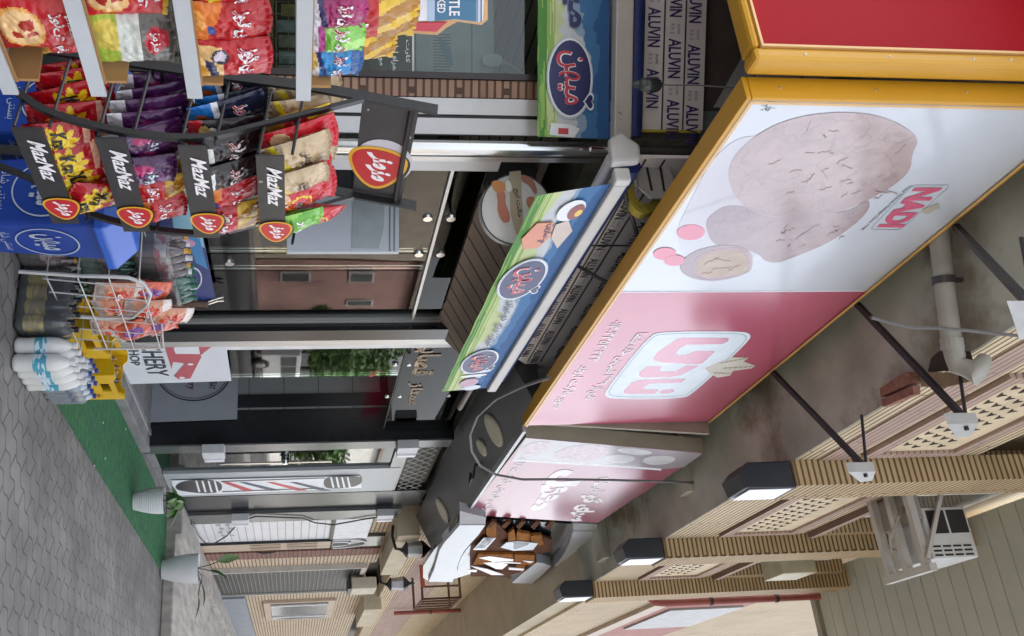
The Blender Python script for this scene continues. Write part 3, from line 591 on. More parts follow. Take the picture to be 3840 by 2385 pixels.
stone = brickmat('brown_split_stone', (.26, .155, .105), (.33, .20, .14), (.09, .05, .035), .16, .045, .007, 'XZ', .85, bump=1.0, noiseamt=.3)
def vertical(m):                                   # stones stand upright on the pilaster
    t = m.node_tree; b = [n for n in t.nodes if n.type == 'TEX_BRICK'][0]; b.squash = .6; b.squash_frequency = 3
vertical(stone)
cb(.265, .36, .0, 3.4, .04, .1).build('pilaster', stone, sm)
cb(.365, .40, .0, 3.3, .05, .1).build('window_frame', mat('dark_frame', (.025, .018, .018), .4), sm); cb(.40, 1.9, 0, .12, .05, .1).build('window_frame', MATS['dark_frame'], sm)
cb(.40, 1.9, .12, 3.3, .01, .006).build('window_pane', glassmat('corner_glass', (.72, .78, .76), 1.5), sm)
cb(.27, 1.9, 3.42, 3.5, -.02, .06).build('lintel', wfr, sm)
# street side
MB().box((4.55, 3.08, .05), (4.66, 3.16, 2.72)).build('frame', wfr, sm); MB().box((4.50, 3.07, .05), (4.545, 3.15, 3.3)).build('frame', alu, sm)
MB().box((4.67, 3.11, .1), (5.72, 3.12, 2.44)).build('window_pane', gl, sm); MB().box((4.67, 3.11, 2.47), (6.76, 3.12, 2.66)).build('transom_pane', glassmat('door_transom_glass', (.75, .82, .78), 1.3), sm)
MB().box((5.73, 3.11, .1), (5.97, 3.12, 2.44)).build('window_pane', gl, sm)
MB().box((5.98, 3.11, .1), (6.76, 3.12, 2.44)).build('window_pane', gl, sm)
MB().box((4.67, 3.09, 2.445), (6.76, 3.13, 2.465)).build('transom_bar', alu, sm)
MB().box((6.76, 3.08, .05), (6.80, 3.16, 3.2)).build('frame', alu, sm)
MB().prism([V((6.805, 3.02, .02)), V((7.0, 3.02, .02)), V((7.0, 3.16, .02)), V((6.805, 3.16, .02))], (0, 0, 3.17)).build('column', black, sm)
q = MB(); [q.lathe([(.03, -.015), (.035, 0), (.03, .015)], V((x, 3.11, z)), 12, NS) for x, z in ((5.24, 2.38), (5.72, 2.38), (5.24, 2.53), (5.72, 2.53), (5.85, 1.1))]; q.build('hinge', MATS['chrome'], sm)
# ceiling boards and walls inside
ceil = brickmat('ceiling_boards', (.36, .28, .23), (.40, .32, .26), (.03, .02, .02), 4, .22, .02, 'XY', .6, noiseamt=.2)
q = MB(); q.prism([V((4.3, 3.17, 3.0)), V((6.9, 3.17, 3.0)), V((6.9, 7, 3.0)), V((2.6, 7, 3.0))], (0, 0, .05)); q.build('ceiling', ceil, sm)
bw = brickmat('beige_wall_tile', (.36, .31, .27), (.38, .33, .29), (.20, .17, .15), .9, .33, .006, 'XZ', .35, off=0, bump=.2, noiseamt=.05)
q = MB(); q.box((6.2, 3.9, .05), (6.79, 4.0, 3.0)); q.box((2.6, 6.9, 0), (6.9, 7, 3.0)); q.build('inner_wall', bw, sm)
q = MB(); q.prism([V((4.6, 3.2, .02)), V((6.8, 3.2, .02)), V((6.8, 6.9, .02)), V((2.6, 6.9, .02))], (0, 0, .08)); q.build('floor', mat('tiled_floor', (.3, .29, .27), .3), sm)
q = MB(); q.box((6.78, 3.2, .1), (6.795, 3.24, 2.9)); q.build('inner_frame', alu, sm)
brd = brickmat('soffit_boards', (.27, .205, .165), (.33, .255, .205), (.05, .035, .03), .19, 6, .012, 'XZ', .7, off=0, noiseamt=.25)
q = MB(); q.prism([V((5.0, 3.10, 2.672)), V((5.0, 2.67, 3.05)), V((5.0, 2.67, 3.09)), V((5.0, 3.10, 2.712))], (2.02, 0, 0)); q.build('door_soffit', brd, sm)
# canopy boards above the door and projecting fascia sheets still in their printed film
film = mat('aluminium_film', (.80, .78, .79), .4, .0, n=.06, ns=4)
o = thing('street_fascia', 'grey fascia sheet along the street printed with ALUVIN in rows, above the awning', 'fascia', (5.9, 3.1, 3.5))
q = MB(); q.prism([V((4.06, 2.78, 3.16)), V((6.55, 2.78, 3.16)), V((6.78, 2.78, 3.22)), V((7.0, 2.78, 3.40)), V((7.12, 2.78, 3.6)), V((7.12, 2.78, 4.05)), V((4.06, 2.78, 4.05))], (0, .02, 0)); q.build('sheet', film, o)
q = MB(); [q.box((4.07, 2.774, z), (6.9, 2.779, z + .009)) for z in (3.365, 3.47)]; q.box((5.0, 2.773, 3.17), (5.008, 2.7795, 4.04)); q.build('seam', mat('dark_seam', (.06, .06, .065), .5), o)
FP = Plane((5, 3.06, 3.6), NS); alk = ink('262230', .5); alb = ink('3a3070', .5); alr = ink('8a4038', .5)
def rowtext(S, n, z0, z1, s0, ds, w, m, parent, hl=None):
    mb = MB(); mb2 = MB()
    for k in range(n):
        a = s0 + k*ds
        lettering('ALUVIN', quad(S(a, z0), S(a + w, z0), S(a + w, z1), S(a, z1), hl), m, parent, bold=.02, mb=mb)
        for r in range(2): lettering(('R H  0', 'alu profile')[r], quad(S(a - ds*.24, z0 + (z1-z0)*(.1 + .5*r)), S(a - ds*.08, z0 + (z1-z0)*(.1 + .5*r)), S(a - ds*.08, z0 + (z1-z0)*(.42 + .5*r)), S(a - ds*.24, z0 + (z1-z0)*(.42 + .5*r)), hl), m, parent, mb=mb2)
    mb.build('brand_lettering', m, parent); mb2.build('fine_print', ink('8a8a92'), parent)
for z0, s0 in ((3.285, 4.30), (3.385, 4.43), (3.56, 4.35)): rowtext(lambda s, z: V((s, 2.778, z)), 7, z0, z0 + .062, s0, .372, .26, alk, o, NS)
o = thing('corner_fascia', 'grey fascia sheet on the slanting corner printed with ALUVIN in rows, above the awning', 'fascia', tuple(ch(.4, 3.6, .1)))
cb(.10, 1.9, 3.40, 3.86, .10, .05).build('sheet', film, o)
q = MB()
for z in (3.49, 3.61, 3.735): q.prism([ch(.10, z, .105), ch(1.9, z, .105), ch(1.9, z + .008, .105), ch(.10, z + .008, .105)], -CN*.004)
q.build('seam', MATS['dark_seam'], o); cb(.085, .099, 3.42, 3.85, .104, .06).build('yellow_edge', mat('yellow_tape', (.5, .42, .05), .5), o)
for z0, s0, ds in ((3.405, .34, .34), (3.515, .42, .34), (3.64, .25, .34), (3.755, .22, .34)): rowtext(lambda s, z: ch(.10 + 1.9 - s, z, .104), 5, z0, z0 + .075, 1.9 - s0 - .26 - 3*ds + .0, ds, .22, alb, o, CN)
# wall above the corner fascia, with blue tile patches
q = MB(); q.prism([ch(-.05, 3.9, 0), ch(2.2, 3.9, 0), ch(2.2, 5.16, 0), ch(-.05, 5.16, 0)], -CN*.1); q.build('upper_wall', mat('brown_board', (.10, .085, .075), .7, n=.15), sm)
q = MB(); q.prism([ch(.0, 3.88, .03), ch(.22, 3.88, .03), ch(.2, 4.5, .03), ch(0, 4.5, .03)], -CN*.02); q.build('tile_patch', mat('blue_tile_patch', (.16, .25, .26), .5, n=.3, ns=6, col2=(.25, .15, .13), th=.55), sm)
q = MB(); q.prism([ch(.24, 3.96, .02), ch(.75, 4.25, .02), ch(.75, 4.9, .02), ch(.24, 4.9, .02)], -CN*.015); q.build('white_tiles', brickmat('pale_tile', (.42, .45, .47), (.43, .46, .48), (.12, .12, .12), .3, .3, .006, 'XZ', .3, off=0), sm)
o = thing('hanging_lamp', 'small dark pear shaped lamp hanging on a thin wire before the printed corner sheets', 'lamp', tuple(at(2440, 318, X=3.6)))
hp = at(2440, 318, X=3.6); q = MB(); q.lathe([(.004, .06), (.028, .045), (.034, 0), (.033, -.045), (.02, -.06), (.024, -.065), (.012, -.09)], hp, 14); q.build('shade', mat('dark_green_glass', (.03, .04, .04), .2), o, smooth=True)
MB().tube([hp + V((0, 0, .055)), at(2620, 320, X=3.6), at(2840, 335, X=3.55)], .004, 5).build('wire', mat('grey_wire', (.2, .2, .2), .5), o)

# ------------------------------------------------------------------ printed cloth and the heart logo
red_l = ink('c8323f'); navy_l = ink('22265e'); wht = ink('e8ecf2'); pale = ink('b9c6d4')
def Sdecal(S, uv, m, parent, name, lift, mb=None):
    pts = []; n = None
    for u, v in uv:
        p, n = S(u, v); pts.append(p + n*lift)
    return MB().prism(pts, n*.0012).build(name, m, parent)
def uvell(c, a, b, n=30, rot=0):
    return [(c[0] + a*math.cos(t)*math.cos(rot) - b*math.sin(t)*math.sin(rot), c[1] + a*math.cos(t)*math.sin(rot) + b*math.sin(t)*math.cos(rot)) for t in [2*math.pi*k/n for k in range(n)]]
def heart(c, a, b, n=24):
    L = []
    for k in range(n):
        t = 2*math.pi*k/n; L.append((c[0] + a*math.sin(t)**3, c[1] + b*(13*math.cos(t) - 5*math.cos(2*t) - 2*math.cos(3*t) - math.cos(4*t))/16))
    return L
def heartlogo(S, c, a, b, parent, base=.004, mono=None):
    """oval with the shop brand in red letters and a small heart"""
    if mono is None:
        Sdecal(S, uvell(c, a*1.1, b*1.12), pale, parent, 'logo_halo', base); Sdecal(S, uvell(c, a*1.05, b*1.06), wht, parent, 'logo_rim', base + .0016); Sdecal(S, uvell(c, a, b), navy_l, parent, 'logo_oval', base + .0032)
        Sdecal(S, heart((c[0] + a*.62, c[1] + b*.92), a*.24, b*.30), wht, parent, 'logo_heart_rim', base + .005); Sdecal(S, heart((c[0] + a*.62, c[1] + b*.92), a*.18, b*.22), navy_l, parent, 'logo_heart', base + .0066)
        T = lambda k: quad(*[S(c[0] + a*x, c[1] + b*y)[0] + S(*c)[1]*(base + .005 + k) for x, y in ((-.72, -.66), (.72, -.66), (.72, .62), (-.72, .62))], S(*c)[1])
        lettering('میهن', T(0), wht, parent, 'logo_lettering_edge', .035); lettering('میهن', T(.0016), red_l, parent, 'logo_lettering', .008)
    else:
        n = 30; o_ = uvell(c, a, b, n); i_ = uvell(c, a*.95, b*.95, n); P_ = lambda L: [S(u, v)[0] + S(u, v)[1]*base for u, v in L]
        MB().ring(P_(o_), P_(i_), S(*c)[1]*.001).build('logo_ring', mono, parent)
        T = quad(*[S(c[0] + a*x, c[1] + b*y)[0] + S(*c)[1]*base for x, y in ((-.6, -.5), (.6, -.5), (.6, .5), (-.6, .5))], S(*c)[1]); lettering('میهن', T, mono, parent, 'logo_lettering', .02)
def cloth(S, parent, seed, nu=170, nv=64):
    """valance with a printed meadow below and a blue sky with clouds above"""
    ms = [ink('4f8a3c', .6), ink('8fb45a', .6), ink('c4cf9a', .6), ink('c8ced2', .6), ink('8ea6c0', .6), ink('3d74a8', .6), ink('245a92', .6)]
    def f(u, v):
        p, n = S(u, v); return p + n*.004*math.sin(u*40 + seed)*(1 - v)
    def mf(u, v):
        e = noise.noise(V((u*6 + seed, v*3, seed)))*.16 + noise.noise(V((u*22, v*12, seed)))*.06; gz = noise.noise(V((u*3, v*40, seed)))
        if v < .13: return 0 if gz < .12 else 1
        if v < .25: return 1 if gz < .05 else 2
        w = v + e
        if w < .34: return 2
        if w < .56 + .25*noise.noise(V((u*4, 3, seed))): return 3
        if w < .62: return 4
        return 5 if w < .8 else 6
    return MB().grid(f, nu, nv, mf).build('valance', ms, parent, smooth=True)
cas = mat('awning_cassette', (.60, .58, .55), .4, n=.04)
blu = mat('awning_roll', (.018, .035, .16), .6, n=.2, ns=20)
# awning along the street
o = thing('street_awning', 'rolled awning along the street with a blue and green printed valance of ice cream tubs', 'awning', (5.9, 2.8, 3.2))
b0, b1 = at(2311, 681, Y=2.62), at(1833, 1458, Y=2.62); v0, v1 = at(2012, 731, Y=2.60), at(1656, 1470, Y=2.60)
ax = (b1 - b0).normalized(); MB().obox(b0 + V((0, -.03, -.02)), b1 - b0, V((0, .07, 0)), V((0, 0, .075))).build('cassette', cas, o, bevel=.01)
MB().tube([b0 + V((0, .1, .10)), b1 + V((0, .1, .10))], .05, 14).build('roll', blu, o, smooth=True)
q = MB(); q.obox(b0 + V((-.06, -.035, -.025)), V((.055, 0, 0)), V((0, .085, 0)), V((0, 0, .085))); q.build('end_cap', mat('white_plastic', (.68, .68, .68), .35), o, bevel=.012)
tl_, tr_ = b0 + V((.02, .0, -.022)), b1 + V((-.02, .0, -.022))
SV = quad(v0, v1, tr_, tl_, NS); cloth(SV, o, 2.0)
heartlogo(SV, (.34, .44), .085, .34, o, .012); heartlogo(SV, (.79, .48), .07, .33, o, .012)
T = lambda u0, u1, y0, y1, k=.012: quad(*[SV(u, v)[0] + NS*k for u, v in ((u0, y0), (u1, y0), (u1, y1), (u0, y1))], NS)
lettering('میهن: برای هم میهن', T(.44, .69, .34, .62), navy_l, o, 'slogan', .01)
Sdecal(SV, uvell((.07, .62), .036, .19), wht, o, 'tub_picture', .012); Sdecal(SV, uvell((.076, .70), .026, .11), ink('8b3a3a'), o, 'tub_filling', .015); Sdecal(SV, uvell((.08, .74), .012, .05), ink('e6c34a'), o, 'tub_topping', .0165)
Sdecal(SV, [(.10, .20), (.155, .08), (.20, .2), (.2, .42), (.16, .52), (.105, .45)], ink('d98a6a'), o, 'cup_picture', .012); Sdecal(SV, [(.115, .5), (.165, .54), (.215, .74), (.15, .82), (.105, .66)], ink('cdbcb0'), o, 'carton_picture', .012); lettering('معمارین', quad(*[SV(u, v)[0] + NS*.015 for u, v in ((.108, .34), (.18, .34), (.18, .5), (.108, .5))], NS), navy_l, o, 'carton_lettering', .02)
Sdecal(SV, uvell((.86, .55), .008, .3), wht, o, 'bottle_picture', .012); Sdecal(SV, uvell((.885, .52), .008, .28), wht, o, 'bottle_picture', .012); Sdecal(SV, uvell((.935, .5), .03, .2), ink('b88aa0'), o, 'yogurt_picture', .012); Sdecal(SV, uvell((.975, .62), .018, .2), ink('cfd8e4'), o, 'tub_picture', .012)
arm = mat('arm_dark', (.05, .045, .045), .45)
q = MB(); e = b0 + V((-.05, .0, .0)); q.prism([e + V((0, .04, -.05)), e + V((0, .2, -.04)), e + V((0, .24, .03)), e + V((0, .16, .12)), e + V((0, .06, .11))], (-.06, 0, 0)); q.build('end_arm', mat('white_casting', (.60, .60, .60), .35), o, bevel=.02)
MB().tube([b1 + V((.0, .14, -.06)), b1 + V((.9, .16, -.08))], .028, 10).build('support_tube', mat('bronze_tube', (.16, .13, .115), .4, .3), o, smooth=True)
# awning on the corner
o = thing('corner_awning', 'closed corner awning with blue sky valance and big oval logo under a white cassette', 'awning', tuple(ch(.5, 3.2, .2)))
pl2 = Plane(ch(0, 3, .16), CN)
a0, a1 = pl2(2318, 522), pl2(2328, -60); MB().obox(a0 - V((0, 0, .05)), a1 - a0, CN*.08, V((0, 0, .10))).build('cassette', cas, o, bevel=.008)
lettering('۸۰', quad(*[p + CN*.082 for p in (pl2(2300, 423), pl2(2300, 458), pl2(2315, 458), pl2(2315, 423))], CN), ink('555560'), o, 'marking')
a2, a3 = pl2(2370, 515), pl2(2386, -60); MB().tube([a2 + CN*.02, a3 + CN*.02], .045, 14).build('roll', blu, o, smooth=True)
w0, w1 = pl2(2015, 512), pl2(2018, -250)
SW = quad(w1, w0, a0 - V((0, 0, .052)) , pl2(2320, -250) - V((0, 0, .052)), CN); cloth(SW, o, 5.0, 130, 70)
cw = pl2(2150, 292); L_ = (w0 - w1).length; hh = ((a0 - V((0, 0, .05))) - w0).length
cu = (cw - w1).dot((w0 - w1).normalized()) / L_
heartlogo(SW, (cu, .44), .185, .29, o, .010)
lettering('میهن', quad(*[SW(u, v)[0] + CN*.010 for u, v in ((.02, .32), (.46, .32), (.46, .66), (.02, .66))], CN), navy_l, o, 'big_lettering', .03)
Sdecal(SW, [(.93, .18), (.99, .16), (1.0, .5), (.955, .58), (.935, .45)], wht, o, 'carton_picture', .011); Sdecal(SW, [(.955, .28), (.985, .28), (.985, .42), (.955, .42)], red_l, o, 'carton_mark', .013)
MB().obox(a0 + V((0, 0, -.06)) - CD*.10, CD*.09, CN*.07, V((0, 0, .13))).build('end_bracket', mat('white_plastic', (.68, .68, .68), .35), o, bevel=.012)
q = MB(); q.tube([a0 - CD*.06 + V((0, 0, -.02)), a0 - CD*.06 + V((0, 0, -.16))], .022, 8); q.lathe([(.04, 0), (.04, .1)], a0 - CD*.05 + V((0, 0, -.02)), 10, CN); q.build('winder', mat('chrome', (.6, .6, .6), .15, 1.0), o, smooth=True)
# round projecting shop sign and yellow tape roll under the canopy
o = thing('round_sign', 'round white sign with brown drawing and black Persian lettering hanging by the corner post', 'sign', tuple(at(1935, 785, X=4.75)))
RP = Plane((4.75, 2.8, 2.8), (-.93, -.37, 0)); cR = V((1935, 785, 0)); OUT = lambda k, n=40: [RP(p.x, p.y) for p in ell(cR, (133*k, 0, 0), (0, 134*k, 0), n)]
MB().prism(OUT(1), (.065, .026, 0)).build('drum', mat('sign_white', (.62, .62, .60), .4), o); MB().ring([p + RP.n*.001 for p in OUT(1.0)], [p + RP.n*.001 for p in OUT(.965)], RP.n*.003).build('rim', blackm, o)
W_ = lambda a, b: (1750 + a/3.746, 560 + b/3.746)
RP.decal([W_(600, 315), W_(760, 300), W_(800, 1200), W_(700, 1190), W_(615, 900)], ink('a8987a'), o, 'sign_band', .004)
RP.decal(smoothpoly([W_(335, 470), W_(400, 430), W_(540, 460), W_(550, 600), W_(400, 610)]), ink('c9822e'), o, 'sign_cup', .004); RP.decal(smoothpoly([W_(540, 440), W_(620, 440), W_(640, 600), W_(550, 600)]), ink('e8e4dc'), o, 'sign_foam', .006)
RP.decal(smoothpoly([W_(410, 600), W_(550, 590), W_(540, 760), W_(605, 900), W_(610, 1030), W_(500, 1030), W_(430, 860), W_(440, 720)]), ink('b8694a'), o, 'sign_arm', .004)
RP.decal(smoothpoly([W_(765, 350), W_(930, 400), W_(1000, 600), W_(960, 640), W_(880, 500), W_(770, 450)]), ink('a5603f'), o, 'sign_arm', .0045); RP.decal(smoothpoly([W_(820, 700), W_(900, 650), W_(990, 700), W_(990, 860), W_(880, 860)]), ink('b46a3c'), o, 'sign_figure', .004)
RP.text('مالت ایج', W_(770, 550), W_(770, 950), W_(655, 950), W_(655, 550), blackm, o, 'lettering', .008, .02) if False else RP.text('مالت ایج', W_(650, 550), W_(690, 950), W_(790, 950), W_(740, 550), blackm, o, 'lettering', .008, .02)
MB().box((4.76, 3.02, 2.70), (4.86, 3.28, 2.98)).build('wall_bracket', arm, o)
o = thing('tape_roll', 'ring of yellow printed tape hung below the corner fascia', 'tape', tuple(at(2395, 705, X=4.2)))
TP = Plane((4.3, 3, 3.4), (-1, 0, 0)); tt = lambda r: [TP(p.x, p.y) for p in ell((2420, 705, 0), (68*r, 0, 0), (0, 95*r, 0), 32)]
MB().ring(tt(1), tt(.62), (.06, 0, 0)).build('roll', mat('yellow_black_tape', (.5, .42, .06), .5, n=.1, ns=6, col2=(.04, .04, .03), th=.5), o)
o = thing('mounting_plate', 'pale slotted steel plate beside the yellow tape roll under the big sign', 'plate', tuple(at(2450, 660, X=4.1)))
TQ = Plane((4.15, 3, 3.4), (-1, 0, 0)); MB().prism(TQ.pts([(2375, 600), (2500, 598), (2530, 690), (2505, 745), (2440, 742), (2395, 700)]), (.012, 0, 0)).build('plate', plm, o)
for c in ((2420, 620, 2440, 715), (2470, 616, 2487, 718)): TQ.decal([(c[0], c[1]), (c[0] + 9, c[1]), (c[2] + 9, c[3]), (c[2], c[3])], blackm, o, 'slot', .002)
# slanting rods holding the street fascia
for (a, b, lab) in (((2325, 660), (2395, 900), 'thin brown iron rod crossing the printed street fascia near the corner'), ((2145, 985), (2285, 1065), 'thin bent black rod crossing the printed street fascia near its middle')):
    MBr = MB().tube([at(*a, Y=2.74), at(*b, Y=2.56)], .012, 6).build('fascia_rod', arm); tag(MBr, lab, 'rod')

# ------------------------------------------------------------------ the big sign boxes
gold_f = mat('yellow_trim', (.62, .32, .02), .35, n=.04, ns=2, spec=.5)
edge_f = mat('yellow_lip', (.75, .48, .20), .3, n=.04)
def signprint(name, c, **k): m = mat(name, c, .22, n=.03, ns=3, spec=1.0, coat=.22, **k); p = m.node_tree.nodes['Principled BSDF']; p.inputs['IOR'].default_value = 1.5; p.inputs['Coat IOR'].default_value = 1.8; p.inputs['Coat Roughness'].default_value = .16; return m
sw_ = signprint('sign_white_film', (.62, .66, .73)); sp_ = signprint('sign_pink_film', (.50, .10, .165)); pk = signprint('sign_pink_print', (.68, .12, .22))
sn = thing('ice_cream_sign', 'big white and red sign with two giant walnuts and the NADI logo, framed in yellow', 'sign', (5.2, 2.4, 3.4))
NP = Plane((5, 2.4, 4), NS, .28)
XL, XR, ZB, ZT = 3.05, 7.36, 3.395, 5.0
q = MB(); q.box((XL + .02, 2.415, ZB + .02), (XR - .02, 2.5, ZT - .02)); q.build('box', mat('sign_backing', (.32, .29, .24), .7, n=.15), sn)
q = MB(); q.box((XL, 2.392, ZB - .005), (XR, 2.505, ZB + .018)); q.box((XL - .002, 2.392, ZB + .019), (XL + .018, 2.505, ZT)); q.box((XL + .019, 2.392, ZT - .012), (XR, 2.505, ZT + .006)); q.build('frame', gold_f, sn, bevel=.004)
q = MB(); q.box((XL + .019, 2.388, ZB + .019), (XR, 2.391, ZB + .034)); q.box((XL + .019, 2.388, ZB + .035), (XL + .034, 2.391, ZT - .013)); q.box((XL + .035, 2.388, ZT - .025), (XR, 2.391, ZT - .013)); q.build('frame_lip', edge_f, sn)
q = MB(); [q.lathe([(.007, 0), (.004, .004)], V((XL - .0022, 2.45, z)), 8, (-1, 0, 0)) for z in (3.55, 3.98, 4.4, 4.8)]; [q.lathe([(.006, 0), (.003, .003)], V((x, 2.45, ZB - .0052)), 8, (0, 0, -1)) for x in (3.4, 4.0, 4.7, 5.3, 6.1, 6.8)]; q.build('frame_screws', mat('screw_steel', (.45, .38, .28), .4, .4), sn)
xd = at(2700, 1093, Y=2.4).x
MB().box((XL + .019, 2.4012, ZB + .019), (xd, 2.414, ZT - .013)).build('white_panel', sw_, sn); MB().box((xd + .003, 2.4012, ZB + .019), (XR, 2.414, ZT - .013)).build('red_panel', sp_, sn)
MB().box((xd - .004, 2.397, ZB + .036), (xd + .004, 2.4009, ZT - .03)).build('panel_joint', wht, sn)
O = lambda L: [(1.5776*a, 1.5776*b) for a, b in L]
def pictmat(name, centre, rad_, light, dark, n=.16, ns=7, fine=40):
    """printed photograph of a rounded rough thing: light middle, dark rim, wrinkles (all of it ink)"""
    m = bpy.data.materials.new(name); m.use_nodes = True; t = m.node_tree; N = t.nodes; L = t.links; p = N['Principled BSDF']; g = N.new('ShaderNodeNewGeometry')
    d = N.new('ShaderNodeVectorMath'); d.operation = 'DISTANCE'; L.new(g.outputs['Position'], d.inputs[0]); d.inputs[1].default_value = centre
    r = N.new('ShaderNodeMapRange'); r.inputs['From Min'].default_value = rad_*.25; r.inputs['From Max'].default_value = rad_; L.new(d.outputs['Value'], r.inputs['Value'])
    a = N.new('ShaderNodeTexNoise'); a.inputs['Scale'].default_value = ns; a.inputs['Detail'].default_value = 10; a.inputs['Roughness'].default_value = .7; a.inputs['Distortion'].default_value = .8; L.new(g.outputs['Position'], a.inputs['Vector'])
    b = N.new('ShaderNodeTexVoronoi'); b.feature = 'DISTANCE_TO_EDGE'; b.inputs['Scale'].default_value = ns*.8
    w = N.new('ShaderNodeTexNoise'); w.inputs['Scale'].default_value = ns*.6; w.inputs['Detail'].default_value = 6; L.new(g.outputs['Position'], w.inputs['Vector'])
    mx0 = N.new('ShaderNodeMix'); mx0.data_type = 'VECTOR'; mx0.inputs['Factor'].default_value = .35; L.new(g.outputs['Position'], mx0.inputs['A']); L.new(w.outputs['Color'], mx0.inputs['B']); L.new(mx0.outputs['Result'], b.inputs['Vector'])
    cr = N.new('ShaderNodeMapRange'); cr.inputs['From Max'].default_value = .03; cr.inputs['To Min'].default_value = .80; cr.inputs['To Max'].default_value = 1; L.new(b.outputs['Distance'], cr.inputs['Value'])
    nr = N.new('ShaderNodeMapRange'); nr.inputs['From Min'].default_value = .3; nr.inputs['From Max'].default_value = .7; nr.inputs['To Min'].default_value = 1 - n; nr.inputs['To Max'].default_value = 1 + n; L.new(a.outputs['Fac'], nr.inputs['Value'])
    mu = N.new('ShaderNodeMath'); mu.operation = 'MULTIPLY'; L.new(cr.outputs[0], mu.inputs[0]); L.new(nr.outputs[0], mu.inputs[1])
    mx = N.new('ShaderNodeMix'); mx.data_type = 'RGBA'; mx.inputs['A'].default_value = (*light, 1); mx.inputs['B'].default_value = (*dark, 1); L.new(r.outputs[0], mx.inputs['Factor'])
    sc = N.new('ShaderNodeVectorMath'); sc.operation = 'SCALE'; L.new(mx.outputs['Result'], sc.inputs[0]); L.new(mu.outputs[0], sc.inputs['Scale']); L.new(sc.outputs[0], p.inputs['Base Color'])
    p.inputs['Roughness'].default_value = .22; p.inputs['Specular IOR Level'].default_value = 1.0; p.inputs['Coat Weight'].default_value = .22; p.inputs['Coat IOR'].default_value = 1.8; p.inputs['Coat Roughness'].default_value = .16; return m
nut = pictmat('walnut_print', NP(1.5776*2060, 1.5776*350), 1.15, (.47, .355, .35), (.30, .205, .235)); nut2 = pictmat('walnut_print_dim', NP(1.5776*1960, 1.5776*560), .9, (.40, .30, .31), (.23, .16, .195))
halo = pictmat('print_halo', NP(1.5776*1900, 1.5776*440), .95, (.47, .43, .49), (.62, .66, .73), .01, 2)
NP.decal(smoothpoly(O([(1600, 560), (1640, 480), (1690, 380), (1760, 320), (1840, 330), (1880, 420), (1850, 560), (1760, 640), (1650, 640)])), halo, sn, 'print_halo', .0008, .0008)
crease = mat('walnut_crease', (.335, .245, .245), .4, spec=.8)
NP.decal(smoothpoly(O([(1675, 540), (1685, 510), (1740, 480), (1880, 520), (2020, 505), (2068, 468), (2066, 505), (1985, 570), (1905, 605), (1830, 632), (1790, 592), (1700, 590)])), nut2, sn, 'walnut_print', .002)
NP.decal(smoothpoly(O([(1728, 420), (1740, 375), (1790, 325), (1860, 288), (1940, 270), (2020, 266), (2090, 275), (2150, 300), (2186, 332), (2168, 365), (2165, 405), (2125, 442), (2070, 472), (2010, 500), (1950, 518), (1870, 524), (1800, 510), (1750, 475)])), nut, sn, 'walnut_print', .004)
mb = MB(); rr = random.Random(3)
def wig(x, y, l, a, pl, off):
    pts = [(x + l*k/5*math.cos(a) + rr.uniform(-3, 3), y + l*k/5*math.sin(a) + rr.uniform(-4, 4)) for k in range(6)]
    return [(px, py - 1.6) for px, py in pts] + [(px, py + rr.uniform(.4, 2.6)) for px, py in reversed(pts)]
for k in range(30):
    t_ = rr.uniform(0, 6.28); d_ = rr.random()**.5; cx = 1.5776*(1990 + 165*d_*math.cos(t_) ); cy = 1.5776*(395 + 100*d_*math.sin(t_))
    mb.prism(NP.pts(wig(cx, cy, rr.uniform(14, 60), rr.gauss(.0, .5) + math.pi*rr.choice((0, 1)), NP, 0), .0062), NS*.001)
for k in range(16):
    cx = 1.5776*rr.uniform(1840, 2010); cy = 1.5776*rr.uniform(540, 590); cy = min(cy, 1.5776*(605 - (cx/1.5776 - 1840)*.25)); mb.prism(NP.pts(wig(cx, cy, rr.uniform(14, 40), rr.gauss(-.4, .3), NP, 0), .0042), NS*.001)
mb.build('walnut_creases', crease, sn)
shell = mat('shell_print', (.55, .42, .45), .3, spec=.9); kern = mat('kernel_print', (.50, .39, .31), .3, n=.15, ns=9, spec=.9)
NP.decal(smoothpoly(O([(1612, 640), (1625, 612), (1670, 588), (1740, 580), (1788, 598), (1790, 640), (1765, 655), (1700, 670), (1640, 662)])), nut2, sn, 'open_shell', .006)
NP.decal(smoothpoly(O([(1648, 640), (1655, 612), (1690, 594), (1755, 586), (1784, 606), (1782, 645), (1740, 655), (1690, 664), (1655, 655)])), ink('c9b0b8'), sn, 'shell_rim', .008)
NP.decal(smoothpoly(O([(1653, 638), (1662, 614), (1695, 598), (1750, 592), (1780, 612), (1778, 650), (1735, 655), (1690, 660), (1660, 652)])), kern, sn, 'kernel_print', .010)
mb = MB(); [mb.prism(NP.pts(wig(1.5776*x, 1.5776*y, l, a, NP, 0), .012), NS*.001) for x, y, l, a in ((1672, 628, 60, -.4), (1690, 640, 80, -.1), (1700, 615, 60, .1), (1730, 645, 50, -.5), (1668, 650, 40, -.1))]; mb.build('kernel_creases', ink('a88c84'), sn)
for kk, (c, r) in enumerate((((1642, 552), (33, 18)), ((1580, 603), (27, 14)), ((1603, 619), (24, 12)))):
    c = V((c[0]*1.5776, c[1]*1.5776, 0)); MB().prism([NP(p.x, p.y, .003 + .0022*kk) for p in ell(c, V((r[0]*1.5776, -6, 0)), V((8, r[1]*1.5776, 0)), 24)], NS*.0015).build('petal_print', pk, sn)
D_ = lambda a, b: (2880 + a/2.52, 600 + b/2.52)
